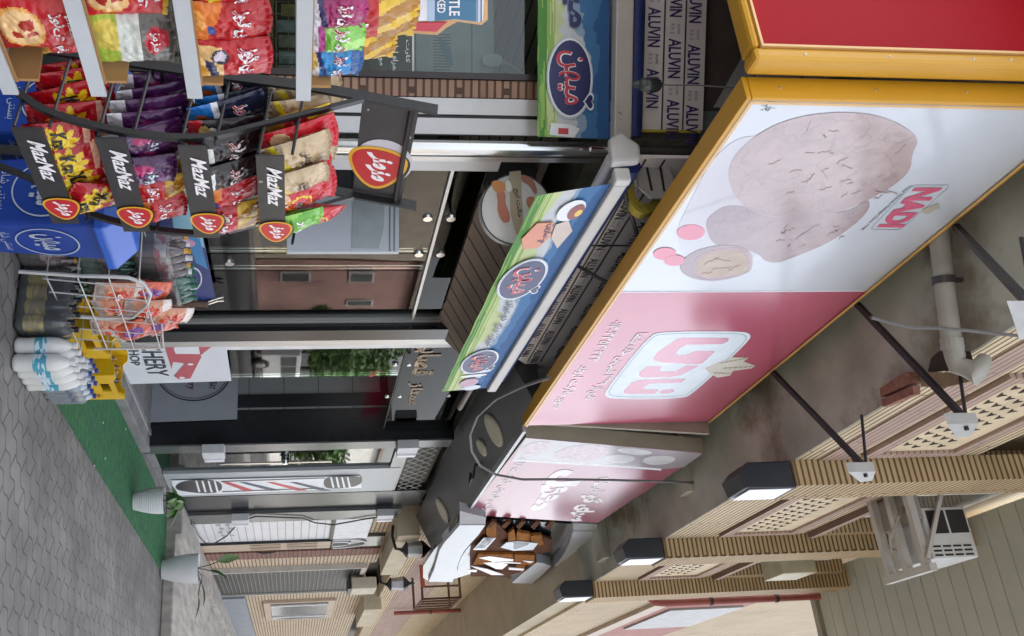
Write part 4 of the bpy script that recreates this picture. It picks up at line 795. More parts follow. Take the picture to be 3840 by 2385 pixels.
def roundquad(L, f=.12):
    R = []
    for i in range(4):
        p, a, b = V((*L[i], 0)), V((*L[i-1], 0)), V((*L[(i+1) % 4], 0)); A, B = p.lerp(a, f), p.lerp(b, f)
        for k in range(5): t_ = k/4; R.append(tuple((A*(1-t_)**2 + p*2*t_*(1-t_) + B*t_**2).xy))
    return R
lo = [D_(1370, 235), D_(1735, 235), D_(1255, 661), D_(955, 661)]; ce = V((sum(p[0] for p in lo)/4, sum(p[1] for p in lo)/4, 0)); li = [tuple(V((*p, 0)).lerp(ce, .025).xy) for p in lo]
MB().ring(NP.pts(roundquad(lo), .003), NP.pts(roundquad(li), .003), NS*.001).build('logo_outline', ink('a9b0b8'), sn)
NP.text('NADI', D_(1390, 262), D_(1030, 637), D_(1275, 637), D_(1652, 262), pk, sn, 'brand_lettering', .004, .055)
NP.text("Your Home's Delight Since 1960", D_(1318, 240), D_(868, 662), D_(905, 662), D_(1372, 240), ink('4a4f5a'), sn, 'slogan', .004, .008)
NP.text('چاپ ۱۰', (2862, 378), (2848, 416), (2905, 416), (2918, 378), ink('565c66'), sn, 'small_mark', .004, .01)
wheat = ink('b8b2a2')
NP.decal([D_(1450, 470), D_(1530, 440), D_(1600, 410), D_(1630, 415), D_(1600, 440), D_(1640, 455), D_(1560, 478), D_(1530, 505), D_(1480, 510)], wheat, sn, 'wheat_ears', .0065)
E_ = lambda a, b: (1920 + a/2.52, 1200 + b/2.52)
big = smoothpoly([E_(1290, 150), E_(1420, 108), E_(2150, 105), E_(2262, 130), E_(2240, 200), E_(1720, 690), E_(1600, 745), E_(960, 748), E_(868, 720), E_(900, 640)], 2)
NP.decal(big, ink('e4f0fa'), sn, 'logo_plate', .003)
cen = V((1920 + 1560/2.52, 1200 + 430/2.52, 0)); sc_ = lambda f: [tuple(cen.lerp(V((*p, 0)), f).xy) for p in big]
MB().ring(NP.pts(sc_(.95), .006), NP.pts(sc_(.935), .006), NS*.001).build('logo_plate_line', ink('aebcc8'), sn)
P1 = signprint('logo_pink', (.60, .16, .26))
NP.decal([E_(1560, 178), E_(1620, 168), E_(2030, 168), E_(2052, 178), E_(2035, 205), E_(1985, 228), E_(1650, 234), E_(1590, 262), E_(1550, 310), E_(1570, 335), E_(1640, 332), E_(1740, 292), E_(1905, 292), E_(1915, 300), E_(1800, 408), E_(1750, 420), E_(1430, 402), E_(1345, 385), E_(1335, 360), E_(1370, 310)], P1, sn, 'brand_letter', .006)
NP.decal([E_(1275, 438), E_(1400, 438), E_(1412, 446), E_(1395, 478), E_(1410, 488), E_(1545, 486), E_(1645, 432), E_(1765, 434), E_(1600, 518), E_(1490, 540), E_(1225, 542), E_(1198, 522), E_(1205, 495)], P1, sn, 'brand_letter', .006)
NP.decal([E_(1130, 592), E_(1200, 568), E_(1645, 554), E_(1600, 592), E_(1310, 600), E_(1270, 618), E_(1235, 648), E_(1260, 658), E_(1388, 656), E_(1355, 694), E_(1120, 700), E_(1060, 692), E_(1055, 668)], P1, sn, 'brand_letter', .006)
NP.decal(smoothpoly([E_(1385, 678), E_(1440, 655), E_(1535, 655), E_(1530, 680), E_(1470, 695), E_(1400, 695)]), P1, sn, 'brand_letter_dot', .006)
NP.decal([E_(1820, 455), E_(1960, 400), E_(2090, 352), E_(2235, 356), E_(2190, 392), E_(2300, 432), E_(2262, 458), E_(2090, 480), E_(2060, 525), E_(1940, 545), E_(1870, 505)], ink('d6d2c6'), sn, 'wheat_ears', .008)
mb = MB(); [mb.prism(NP.pts([E_(a, b), E_(a + 34, b - 9), E_(a + 50, b - 2), E_(a + 18, b + 8)], .0105), NS*.001) for a, b in [(1960 + 42*k, 405 - 8*k) for k in range(6)] + [(1990 + 48*k, 455 - 3*k) for k in range(6)] + [(1900 + 40*k, 500 + 2*k) for k in range(4)]]; mb.build('wheat_grains', ink('a89c86'), sn)
G_ = lambda a, b: (2000 + a/3.978, 1180 + b/3.978)
wt = ink('f4f0f2')
NP.text('سوپر مارکت اروند', G_(655, 765), G_(235, 1395), G_(440, 1395), G_(860, 765), wt, sn, 'shop_name', .005, .02)
NP.text('۰۱۳-۳۳۵۲۶۳۳۴', G_(1180, 90), G_(815, 700), G_(980, 700), G_(1370, 90), wt, sn, 'telephone_number', .005, .015)
NP.text('نادی از ۱۳۳۹ شیرینی خانه شما', G_(1500, 275), G_(720, 1262), G_(925, 1262), G_(1740, 275), wt, sn, 'slogan', .005, .02)
# red sign box round the corner
so = thing('red_corner_sign', 'plain red sign panel in a rounded yellow frame round the corner from the walnut sign', 'sign', (2.95, 3.5, 3.4))
q = MB(); q.box((2.93, 2.54, 3.42), (3.0, 6.0, 5.3)); q.build('panel', mat('red_film', (.36, .004, .010), .45, n=.03, ns=3, spec=.12), so)
q = MB(); q.box((2.90, 2.475, 3.38), (3.01, 2.538, 5.34)); q.box((2.90, 2.54, 3.38), (3.01, 6.0, 3.418)); q.build('frame', gold_f, so, bevel=.022)
q = MB(); q.box((2.897, 2.541, 3.4195), (2.925, 2.552, 5.3)); q.box((2.897, 2.553, 3.4195), (2.925, 6, 3.43)); q.build('frame_lip', edge_f, so)
q = MB(); [q.lathe([(.008, 0), (.004, .004)], V((2.90, 2.505, z)), 8, (-1, 0, 0)) for z in (3.6, 3.97, 4.35, 4.52, 4.9)]; q.build('rivet', mat('rivet_steel', (.6, .5, .35), .3, .5), so)
# second sign, leaning out
s2o = thing('meat_shop_sign', 'leaning dusky pink lightbox with white Persian lettering and grilled meat pictures above the black canopy', 'sign', (9, 2.4, 3.4))
n2 = V((0, -1.61, -.17)).normalized(); P2 = Plane((9, 2.4, 3.44), n2, .4)
film2 = signprint('dusky_pink_film', (.33, .085, .13)); film3 = signprint('pale_picture_film', (.36, .32, .35))
c2 = [P2(1971, 1640), P2(1750, 1930), P2(2243, 1960), P2(2638, 1698)]
MB().prism(c2, -n2*.13).build('box', mat('beige_box', (.36, .31, .23), .6, n=.1, ns=4), s2o)
MB().prism([p + n2*.001 for p in c2], n2*.0015).build('face', film2, s2o)
H_ = lambda a, b: (1780 + a/3.979, 1600 + b/3.979)
P2.decal([(1971, 1642), (1921, 1722), (2100, 1732), (2300, 1744), (2480, 1760), (2565, 1752), (2636, 1700)], film3, s2o, 'picture_panel', .008)
P2.decal([(1921, 1722), (2100, 1731), (2300, 1743), (2480, 1758), (2480, 1764), (2300, 1751), (2100, 1739), (1920, 1728)], ink('eceef2'), s2o, 'white_swoosh', .010)
mt = mat('meat_picture', (.52, .40, .44), .25, n=.25, ns=25, spec=1.0)
P2.decal(smoothpoly([(2070, 1712), (2090, 1690), (2180, 1665), (2270, 1672), (2290, 1690), (2250, 1718), (2200, 1730), (2130, 1726)]), mt, s2o, 'meat_picture', .011)
P2.decal(smoothpoly([(1940, 1700), (1975, 1662), (2060, 1652), (2075, 1668), (2000, 1712)]), mt, s2o, 'meat_picture', .011)
br_ = mat('bread_picture', (.60, .60, .62), .25, n=.15, ns=10, spec=1.0)
for L in ([(2262, 1722), (2275, 1705), (2360, 1706), (2390, 1720), (2350, 1738), (2290, 1736)], [(2305, 1690), (2330, 1678), (2440, 1690), (2450, 1704), (2380, 1708)], [(2400, 1728), (2440, 1708), (2540, 1712), (2520, 1738), (2440, 1745)]): P2.decal(smoothpoly(L), br_, s2o, 'bread_picture', .011)
P2.text('منزل', H_(1180, 640), H_(700, 1255), H_(1130, 1255), H_(1760, 640), wt, s2o, 'shop_name', .011, .09)
P2.text('سرای گوشت', (2222, 1790), (2118, 1954), (2215, 1954), (2325, 1790), wt, s2o, 'small_name', .011, .06)
P2.text('خوراک و فروش گوشت تازه', (1938, 1716), (1790, 1930), (1832, 1930), (1990, 1716), ink('dfe0e4'), s2o, 'script_line', .011, .01)
MB().prism([V((7.37, 2.43, 3.42)), V((7.37, 2.75, 3.42)), V((7.37, 2.75, 4.98)), V((7.37, 2.30, 4.98))], (.04, 0, 0)).build('end_panel', mat('dusty_beige_sheet', (.30, .27, .21), .7, n=.2, ns=3), s2o)
# white swoosh sign with brown letters
sz = thing('barber_sign', 'curved white and black lightbox with brown wooden letters on its face over the barber shop', 'sign', (12, 2.3, 3.4))
P3 = Plane((12, 2.3, 4), NS); Q3 = lambda a, b: (1500 + a/3.287, 1850 + b/3.287)
wb = mat('sign_gloss_white', (.44, .46, .50), .3, n=.03, spec=.4); bb = mat('gloss_black', (.012, .014, .018), .15)
J3 = lambda a, b: (1425 + a/1.4833, 1800 + b/1.4833)
MB().prism(P3.pts([J3(443, 252), J3(585, 252), J3(548, 305), J3(505, 352), J3(468, 395), J3(448, 432), J3(432, 475), J3(418, 520), J3(404, 568), J3(270, 566), J3(300, 500), J3(318, 440), J3(332, 390), J3(356, 350), J3(400, 302)]), (0, .12, 0)).build('lower_band', wb, sz)
MB().prism(P3.pts([J3(520, 345), J3(505, 375), J3(478, 440), J3(430, 512), J3(436, 470), J3(455, 425), J3(482, 385)], -.06), (0, .05, 0)).build('lower_band_return', wb, sz)
for L in ([J3(1075, 286), J3(1209, 286), J3(1190, 335), J3(1165, 380), J3(1138, 425), J3(1105, 462), J3(1060, 482), J3(968, 480), J3(1005, 440), J3(1030, 400), J3(1055, 345)], [J3(872, 459), J3(905, 462), J3(952, 479), J3(905, 525), J3(845, 577), J3(733, 573), J3(800, 515)]): MB().prism(P3.pts(L), (0, .12, 0)).build('upper_band', wb, sz)
grey_c = mat('grey_case', (.30, .30, .31), .6)
for L in ([J3(445, 172), J3(590, 208), J3(585, 250), J3(443, 250)], [J3(1073, 240), J3(1211, 247), J3(1209, 284), J3(1075, 284)]): MB().prism(P3.pts(L, -.01), (0, .10, 0)).build('end_case', grey_c, sz)
MB().prism(P3.pts([J3(430, 215), J3(440, 258), J3(350, 352), J3(312, 440), J3(266, 560), J3(240, 545), J3(240, 480), J3(300, 390), J3(380, 300)], -.05), (0, .06, 0)).build('black_surround', bb, sz)  # curved black surround along the lower band
back = P3.pts([(1725, 1985), (1830, 1945), (2150, 1965), (2110, 2060), (2070, 2110), (1925, 2170), (1770, 2150), (1690, 2175)], -.12); MB().prism(back, (0, .03, 0)).build('black_back', bb, sz)
wood = mat('brown_veneer', (.26, .10, .022), .8, spec=.06, n=.3, ns=8, stretch=(.4, 1, 3)); wood2 = mat('dark_veneer', (.10, .04, .02), .8, spec=.06, n=.3, ns=8)
P3.decal([Q3(870, 560), Q3(1060, 340), Q3(1180, 330), Q3(1330, 470), Q3(1640, 470), Q3(1870, 540), Q3(1860, 690), Q3(1660, 720), Q3(1530, 930), Q3(1290, 1000), Q3(870, 1000)], wood2, sz, 'backboard', -.08, .03)
for L in ([(1060, 400), (1130, 325), (1180, 330), (1185, 520), (1130, 545), (1060, 470)], [(1330, 460), (1400, 400), (1430, 560), (1330, 600)], [(1440, 440), (1600, 470), (1590, 590), (1430, 580)], [(1600, 490), (1740, 480), (1770, 600), (1620, 610)], [(960, 720), (1390, 720), (1400, 830), (900, 850)], [(1410, 720), (1660, 730), (1650, 850), (1500, 850), (1410, 820)], [(1430, 850), (1540, 860), (1530, 940), (1430, 920)]): P3.decal([Q3(*p) for p in L], wood, sz, 'wooden_letter', -.045, .035)
for L in ([(970, 790), (1100, 770), (1400, 810), (1390, 830), (1130, 830)], [(1030, 850), (1200, 840), (1330, 870), (1260, 930), (1180, 925)], [(870, 890), (1080, 930), (1280, 1000), (1130, 1000)], [(830, 935), (950, 940), (940, 965), (850, 960)], [(1130, 830), (1480, 850), (1490, 862), (1130, 845)], [(1510, 825), (1650, 835), (1600, 852)], [(1340, 910), (1530, 925), (1520, 945), (1340, 935)]): P3.decal([Q3(*p) for p in L], wt, sz, 'white_inlay', -.005, .008)
pb = P3.decal([Q3(1030, 545), Q3(1180, 545), Q3(1050, 690), Q3(900, 690)], ink('c8ccd4'), sz, 'name_plate', -.005, .008); P3.text('MISTAR', Q3(1050, 560), Q3(925, 680), Q3(1040, 680), Q3(1165, 560), navy, pb, 'lettering', .006, .02)
P3.decal([Q3(1240, 660), Q3(1310, 600), Q3(1440, 585), Q3(1700, 610), Q3(1640, 690), Q3(1400, 700)], ink('b4c0c8'), sz, 'scissors_plate', -.005, .008); P3.decal([Q3(1400, 605), Q3(1590, 615), Q3(1580, 635), Q3(1420, 690), Q3(1400, 680)], navy, sz, 'scissors_picture', .0045, .002)
for k in range(5): P3.decal([Q3(1065 + k*180, 380), Q3(1130 + k*180, 315), Q3(1190 + k*180, 318), Q3(1110 + k*180, 395 + 8*k)], wood2, sz, 'slat', -.03, .03)
# hanging cables
cabm = mat('grey_cable', (.10, .09, .085), .6)
cbl = MB().tube([at(*p, Y=2.12) for p in smoothpoly([(2060, 1415), (1960, 1448), (1860, 1495), (1790, 1560), (1762, 1630), (1768, 1690), (1800, 1745), (1860, 1780), (1960, 1798), (2100, 1797), (2300, 1800), (2500, 1806), (2735, 1814)], 0)], .011, 7).build('hanging_cable', cabm, smooth=True)
tag(cbl, 'thick grey cable looping under the canopy and across the dusky pink sign to a lamp', 'cable')
cbl = MB().tube([at(*p, Y=1.58) for p in ((3265, 1190), (3330, 1208), (3420, 1228), (3520, 1230), (3640, 1240), (3740, 1252), (3860, 1262))], .008, 6).build('hanging_cable', cabm, smooth=True)
tag(cbl, 'thin dark cable sagging below the soffit past the elbow of the drainpipe', 'cable')
# ================================================================== GOODS ON THE PAVEMENT
def foil(h): return mat('foil_' + h, h, .3, n=.14, ns=14, spec=.5, coat=.15, bump=.35, bs=38)
WTX = ink('f2eef0'); EDG = ink('b01838')
def bag(name, label, o, r, up, w, h, d, zones, texts=(), group=None, seed=0, cat='snack bag'):
    """sealed foil bag: o = middle of its foot, r = unit vector across, up = unit vector up; zones = [(colour, test(u, v))] last match wins"""
    r, up = V(r).normalized(), V(up).normalized(); n = up.cross(r).normalized() * -1; n = r.cross(up).normalized()
    o = V(o); cols = []
    for c, _ in zones:
        if c not in cols: cols.append(c)
    def hgt(u, v):
        e = max(0, math.sin(math.pi*min(1, max(0, u))))**.55 * max(0, math.sin(math.pi*min(1, max(0, (v - .04)/.92))))**.6
        return d*.5*e + (.012*d/.06)*noise.noise(V((u*5, v*7, seed*3.7)))*e + .006*noise.noise(V((u*14, v*18, seed))) * (.3 + e) + .010*abs(noise.noise(V((u*4 + v*6, u*3 - v*5, seed*1.7))))*e
    def S(u, v, s=1):
        sq = 1 - .07*math.sin(math.pi*v)
        zz = .006*math.sin(u*40) if v > .95 or v < .05 else 0
        return o + r*((u - .5)*w*sq) + up*(v*h + .012*math.sin(math.pi*u)*(1 if v > .9 else 0)) + n*s*(hgt(u, v) + .0015) + n*zz
    def mf(u, v):
        k = 0
        for c, t in zones:
            if t is None or t(u, v): k = cols.index(c)
        return k
    mb = MB(); mb.grid(lambda u, v: S(u, v), 34, 46, mf); mb.grid(lambda u, v: S(1-u, v, -1), 8, 12)
    b = mb.build(name, [foil(c) for c in cols], None, smooth=True); tag(b, label, cat, group)
    for t, u0, u1, v0, v1, c, bo in texts:
        T = lambda u, v, u0=u0, u1=u1, v0=v0, v1=v1: (S(u0 + (u1-u0)*u, v0 + (v1-v0)*v), n)
        ob = lettering(t, T, c, None, 'lettering', bo, .1, .003); ob.parent = b
    return b
def circ(a, b, ra, rb): return lambda u, v: ((u-a)/ra)**2 + ((v-b)/rb)**2 < 1
def band(v0, v1): return lambda u, v: v0 < v < v1
def burst(a, b, ra, rb):
    return lambda u, v: ((u-a)/ra)**2 + ((v-b)/rb)**2 < 1 + .35*math.sin(9*math.atan2((v-b)/rb, (u-a)/ra))
chi = lambda u0=.12, u1=.88, v0=.55, v1=.78: [('چی توز', u0, u1, v0, v1, WTX, .05), ('چی توز', u0, u1, v0, v1, EDG, .012)]
TY = {
 'red_yellow': ([('b01020', None), ('e8c41c', burst(.5, .5, .42, .26)), ('e8b098', band(.86, .93))], [('Krax', .16, .84, .38, .62, ink('20180c'), .03)], .03),
 'purple': ([('4a1c50', None), ('d8d4d8', band(0, .2)), ('b02a6a', circ(.3, .5, .14, .16)), ('6a2a70', circ(.75, .8, .2, .1))], [('چرخی', .3, .92, .48, .72, ink('d8e8f0'), .035)], .03),
 'blue_black': ([('1b2038', None), ('2878c8', band(0, .30)), ('c0602c', circ(.5, .16, .3, .12)), ('e0e2e6', band(.30, .40))], chi(), .03),
 'black_red': ([('241a1e', None), ('b01c28', band(0, .18)), ('e4e4e4', lambda u, v: .16 < v < .34 and u > .15), ('d8c070', circ(.3, .2, .2, .08))], chi(), .03),
 'red_orange': ([('b8141c', None), ('e07a30', lambda u, v: v < .34 - .25*(u-.5)), ('e8a050', circ(.4, .14, .25, .1)), ('3858a0', circ(.62, .3, .12, .05))], chi(), .03),
 'gold': ([('a8741c', None), ('d8b030', lambda u, v: math.sin(u*13 + v*9) > .2), ('b81820', band(.28, .62))], chi(v0=.36, v1=.54), .02),
 'kraft': ([('a08868', None), ('c4ac88', band(.3, .95)), ('c8b020', lambda u, v: v < .2 + .3*u and v > .1 + .3*u)], [('چیپس', .25, .8, .5, .7, ink('40302a'), .01)], .02),
 'red_snack': ([('c01424', None), ('e0b890', circ(.25, .25, .2, .14)), ('e8c030', lambda u, v: abs(((u-.55)/.3)**2 + ((v-.55)/.2)**2 - 1) < .16), ('5a2418', circ(.6, .56, .2, .08))], [('Red', .4, .9, .14, .36, WTX, .03)], .03),
 'green_pink': ([('68b038', None), ('a03090', band(0, .18)), ('e4dce8', band(.18, .3)), ('90cc58', lambda u, v: math.sin(u*9+v*4) > .5 and v > .35)], [('چی توز', .15, .85, .5, .7, WTX, .03)], .03),
 'pizza': ([('c01020', None), ('e8a850', circ(.5, .34, .42, .27)), ('f0c890', circ(.5, .34, .37, .235)), ('b02820', circ(.38, .42, .09, .09)), ('b02820', circ(.62, .28, .1, .06)), ('b02820', circ(.6, .46, .06, .07)), ('d8b030', band(.93, 1.1))], [('چی توز', .2, .8, .68, .84, WTX, .03), ('pizza', .3, .75, .86, .92, WTX, .01)], .03),
 'lime_grey': ([('605c58', None), ('a8c048', band(0, .5)), ('e0cc60', circ(.4, .25, .28, .2)), ('d0d4cc', lambda u, v: .38 < v < .62), ('b8182c', circ(.5, .8, .26, .12))], [('مزمز', .3, .7, .74, .86, WTX, .02)], .03),
 'white_green': ([('2e7c38', None), ('dcd8dc', band(0, .34)), ('d8b46c', circ(.25, .1, .3, .1)), ('b81c34', lambda u, v: .34 - .1*u < v < .46 - .25*u)], chi(v0=.52, v1=.8), .03),
 'white_magenta': ([('98185c', None), ('d4d0d8', band(0, .30)), ('d8b45c', circ(.3, .08, .35, .1)), ('33285c', lambda u, v: .28 + .14*(u-.5) < v < .38 + .14*(u-.5))], chi(v0=.52, v1=.8), .03),
 'white_lime': ([('7cbc4c', None), ('d4d4d8', band(0, .28)), ('d0b050', circ(.3, .06, .3, .08)), ('b03888', band(.26, .38)), ('a8d878', lambda u, v: math.sin(7*u+3*v) > .4 and v > .4)], chi(v0=.5, v1=.78), .03),
 'white_blue': ([('2884c0', None), ('dcdce0', band(0, .3)), ('d4b058', circ(.35, .14, .35, .12)), ('2c3c78', lambda u, v: .3 + .2*(u-.5) < v < .38 + .2*(u-.5)), ('1c5088', band(.82, 1.1))], chi(v0=.5, v1=.78), .03),
 'red_bike': ([('b8101c', None), ('e8c080', lambda u, v: v < .42 and u > .1), ('403c4c', circ(.3, .38, .17, .11)), ('c8bcc8', circ(.3, .38, .12, .075)), ('283058', lambda u, v: abs(v - .2 - .1*u) < .06 and u > .4), ('d8a040', circ(.8, .14, .16, .1))], chi(v0=.58, v1=.86), .03),
 'red_yellow_shape': ([('b81420', None), ('d8cc30', circ(.4, .22, .34, .18)), ('d8cc30', circ(.62, .36, .22, .09)), ('a89020', band(.9, 1.1))], chi(v0=.6, v1=.86), .03),
 'orange_clear': ([('c88c70', None), ('c84028', burst(.5, .55, .3, .26)), ('b0a098', band(0, .2)), ('d4c8c0', band(.82, 1.1))], [('پفک', .3, .75, .42, .6, WTX, .03)], .03),
 'violet_clear': ([('c8583c', None), ('7a4890', circ(.4, .6, .2, .26)), ('d8ccc8', band(0, .22))], [], .03),
}
def mk(ty, label, o, r, up, w, h, seed, group, d=.07):
    z, t, _ = TY[ty]; return bag('snack_bag', label, o, r, up, w, h, d, z, t, group, seed)

# ------------------------------------------------------------------ black wire rack with four tilted baskets
rk = thing('snack_rack', 'black snack rack with four baskets, white lettered strips and a red badge on top', 'rack', (3.5, 2.4, 0))
bk_m = mat('rack_black', (.018, .018, .02), .38, n=.15, ns=30)
RX0, RX1 = 3.15, 3.85
def upright(x, name):
    q = MB(); q.flat([V((x, 2.66, 0)), V((x, 2.62, .54)), V((x, 2.53, 1.09)), V((x, 2.46, 1.61)), V((x, 2.36, 2.10))], (.008, 0, 0), (0, .022, .003)); q.build('back_upright', bk_m, rk)
    q = MB(); pts = [(2.62, .02), (2.52, .27), (2.43, .43), (2.32, .58), (2.25, .78), (2.215, .97), (2.21, 1.18), (2.28, 1.42), (2.41, 1.81)]
    P = [V((x, a, b)) for a, b in pts]; P2_ = []
    for i in range(len(P) - 1):
        p0, p1, p2, p3 = P[max(i-1, 0)], P[i], P[i+1], P[min(i+2, len(P)-1)]
        for k in range(4):
            t = k/4; P2_.append(.5*((2*p1) + (p2 - p0)*t + (2*p0 - 5*p1 + 4*p2 - p3)*t*t + (3*p1 - p0 - 3*p2 + p3)*t**3))
    q.flat(P2_ + [P[-1]], (.012, 0, 0), (0, .012, .006)); q.build('bowed_side', bk_m, rk, smooth=False)
upright(RX0 - .02, 'l'); upright(RX1 + .02, 'r')
for z, y in ((.05, 2.64), (1.0, 2.55), (2.0, 2.38)): MB().tube([V((RX0 - .02, y, z)), V((RX1 + .02, y, z))], .012, 6).build('cross_bar', bk_m, rk)
badge = mat('badge_red', (.52, .012, .02), .3, n=.05); ylw = ink('e2a82a')
def maz(S, c, a, b, parent, base=.002):
    """rounded three sided red badge with a yellow rim"""
    tri = lambda f: [(c[0] + a*f*(math.cos(t) + .10*math.cos(2*t)), c[1] + b*f*(math.sin(t) - .10*math.sin(2*t))) for t in [2*math.pi*k/32 for k in range(32)]]
    Sdecal(S, [(u + a*.06, v + b*.05) for u, v in tri(1.04)], ink('1a1416'), parent, 'badge_edge', base); Sdecal(S, tri(1), ylw, parent, 'badge_rim', base + .0018); Sdecal(S, tri(.87), badge, parent, 'badge', base + .0036)
    lettering('مزمز', quad(*[S(c[0] + a*x, c[1] + b*y)[0] + S(*c)[1]*(base + .0054) for x, y in ((-.66, -.42), (.62, -.42), (.70, .5), (-.58, .5))], S(*c)[1]), WTX, parent, 'badge_lettering', .05, .25)
plate = [V((RX0, 2.43, 1.80)), V((RX1, 2.43, 1.80)), V((RX1, 2.385, 2.03)), V((RX0, 2.385, 2.03))]; pn_ = (plate[1] - plate[0]).cross(plate[3] - plate[0]).normalized()
pn_ = pn_ if pn_.y < 0 else -pn_
pl_ = MB().prism(plate, -pn_*.012).build('header_plate', mat('header_black', (.03, .03, .033), .45, n=.25, ns=6), rk)
SP = quad(*plate, pn_); Sdecal(SP, uvell((.60, .52), .235, .56), ink('c9c6d0'), pl_, 'badge_halo', .001)
maz(SP, (.66, .42), .235, .56, pl_, .0025)
q = MB(); [q.lathe([(.006, 0), (.004, .004)], SP(u, v)[0], 8, pn_) for u, v in ((.1, .12), (.1, .88), (.3, .93))]; q.build('rivet', mat('rivet_steel', (.6, .5, .35), .3, .5), pl_)
BK = [(2.24, .46, .12), (2.20, .77, .12), (2.17, 1.08, .115), (2.13, 1.375, .115)]
X_ = V((1, 0, 0)); gB = 'snack bags in the black basket rack'
ordn = ['front', 'second', 'third', 'fourth', 'fifth']; lev = ['lowest', 'second lowest', 'third lowest', 'topmost']
colname = {'red_yellow': 'red bag with a yellow burst', 'purple': 'purple bag with white foot', 'blue_black': 'blue and navy bag', 'black_red': 'black bag with pink lettering', 'red_orange': 'red and orange bag', 'gold': 'crumpled gold and red bag', 'kraft': 'tan kraft coloured bag', 'red_snack': 'red bag with a yellow ring', 'green_pink': 'lime green and violet bag'}
for k, (yf, z, hs) in enumerate(BK):
    yb = 2.60 - .05*k
    fr = MB().box((RX0 - .02, yf - .004, z), (RX1 - .01, yf + .004, z + hs - .005)).build('label_strip', mat('strip_black', (.022, .022, .025), .4, n=.2, ns=20), rk)
    SS = quad((RX0 - .02, yf - .004, z), (RX1 - .01, yf - .004, z), (RX1 - .01, yf - .004, z + hs), (RX0 - .02, yf - .004, z + hs), NS)
    lettering('MazMaz', quad(*[SS(u, v)[0] + NS*.002 for u, v in ((.10, .34), (.50, .34), (.52, .86), (.12, .86))], NS), WTX, fr, 'strip_lettering', .02, .25); maz(SS, (.80, .60), .125, .62, fr, .003)
    q = MB()
    for x in (RX0 - .015, RX1): q.tube([V((x, yf + .01, z + .14)), V((x, yb, z + .19))], .007, 6); q.tube([V((x, yf + .01, z + .01)), V((x, yb, z + .06))], .007, 6)
    for j in range(6): x = RX0 + (RX1 - RX0)*j/5; q.tube([V((x, yf + .01, z + .005)), V((x, yb, z + .06))], .004, 5)
    q.tube([V((RX0, yb, z + .19)), V((RX1, yb, z + .19))], .006, 6); q.tube([V((RX0, yb, z + .06)), V((RX1, yb, z + .06))], .006, 6); q.build('basket_wires', bk_m, rk)
    A = [['red_yellow']*5, ['purple']*5, ['black_red', 'black_red', 'blue_black', 'blue_black', 'blue_black'], ['kraft', 'red_snack', 'gold', 'kraft', 'kraft']][k]
    B = [['red_yellow']*3, ['gold']*3, ['red_orange', 'gold', 'gold'], ['red_snack', 'red_snack', 'gold']][k]
    Cc = [['red_yellow'], ['red_orange'], ['gold'], ['green_pink']][k]
    A2 = [['red_yellow']*4, ['purple', 'purple', 'gold', 'gold'], ['black_red', 'black_red', 'blue_black', 'blue_black'], ['kraft', 'red_snack', 'kraft', 'gold']][k]
    for c, (lst, xc, cn) in enumerate(((A, RX0 + .10, 'left'), (A2, RX0 + .265, 'second'), (B, RX0 + .43, 'third'), (Cc, RX0 + .59, 'right'))):
        for j, ty in enumerate(lst):
            y = yf + .035 + j*.072; lean = V((random.uniform(-.06, .06), .30 + random.uniform(-.10, .10), 1)).normalized()
            rr_ = V((1, random.uniform(-.2, .2), random.uniform(-.14, .14))).normalized(); lean = (lean - rr_*lean.dot(rr_)).normalized()
            mk(ty, '%s, %s in the %s row of the %s rack basket' % (colname[ty], ordn[j], cn, lev[k]), (xc + random.uniform(-.02, .02), y - .02*(c % 2), z + .015 + j*.01), rr_, lean, random.uniform(.185, .225), random.uniform(.25, .31), 10*k + 3*c + j, gB)
# some bags lie across the tops
for (ty, x, y, z, r_, u_, lab) in (('red_yellow', 3.62, 2.26, .57, (1, .1, -.5), (.5, .3, 1), 'red bag with a yellow burst fallen over at the right end of the lowest basket'), ('red_snack', 3.78, 2.24, 1.50, (1, .2, -.35), (.3, .3, 1), 'red and yellow bag sliding off the right end of the topmost basket')):
    r_ = V(r_).normalized(); u_ = V(u_); u_ = (u_ - r_*u_.dot(r_)).normalized(); mk(ty, lab, (x, y, z), r_, u_, .22, .24, 91 + x, gB)

# ------------------------------------------------------------------ white shelf rack at the left
sr = thing('white_shelf_rack', 'chipped white steel shelf rack holding rows of chips bags at the near left end', 'rack', (1.9, 2.1, 0))
ws = mat('chipped_white', (.50, .53, .56), .45, n=.06, ns=5, col2=(.12, .12, .13), th=.70); crt = mat('carton_brown', (.36, .20, .07), .8, n=.12, ns=3)
SZ = (.64, .90, 1.19, 1.525); shl = []
for k, z in enumerate(SZ):
    s_ = MB().box((.9, 1.895, z), (2.48, 1.905, z + .046)).box((.9, 1.906, z), (2.48, 2.26, z + .012)).build('shelf', ws, sr); shl.append(s_)
    MB().box((.92, 1.92, z + .013), (2.45, 1.925, z + .05)).box((2.44, 1.926, z + .013), (2.452, 2.25, z + .11)).build('carton_edge', crt, s_)
for x in (.95, 1.7): MB().box((x, 2.262, 0), (x + .04, 2.30, 1.62)).build('upright', ws, sr)
gW = 'chips bags on the white shelf rack'
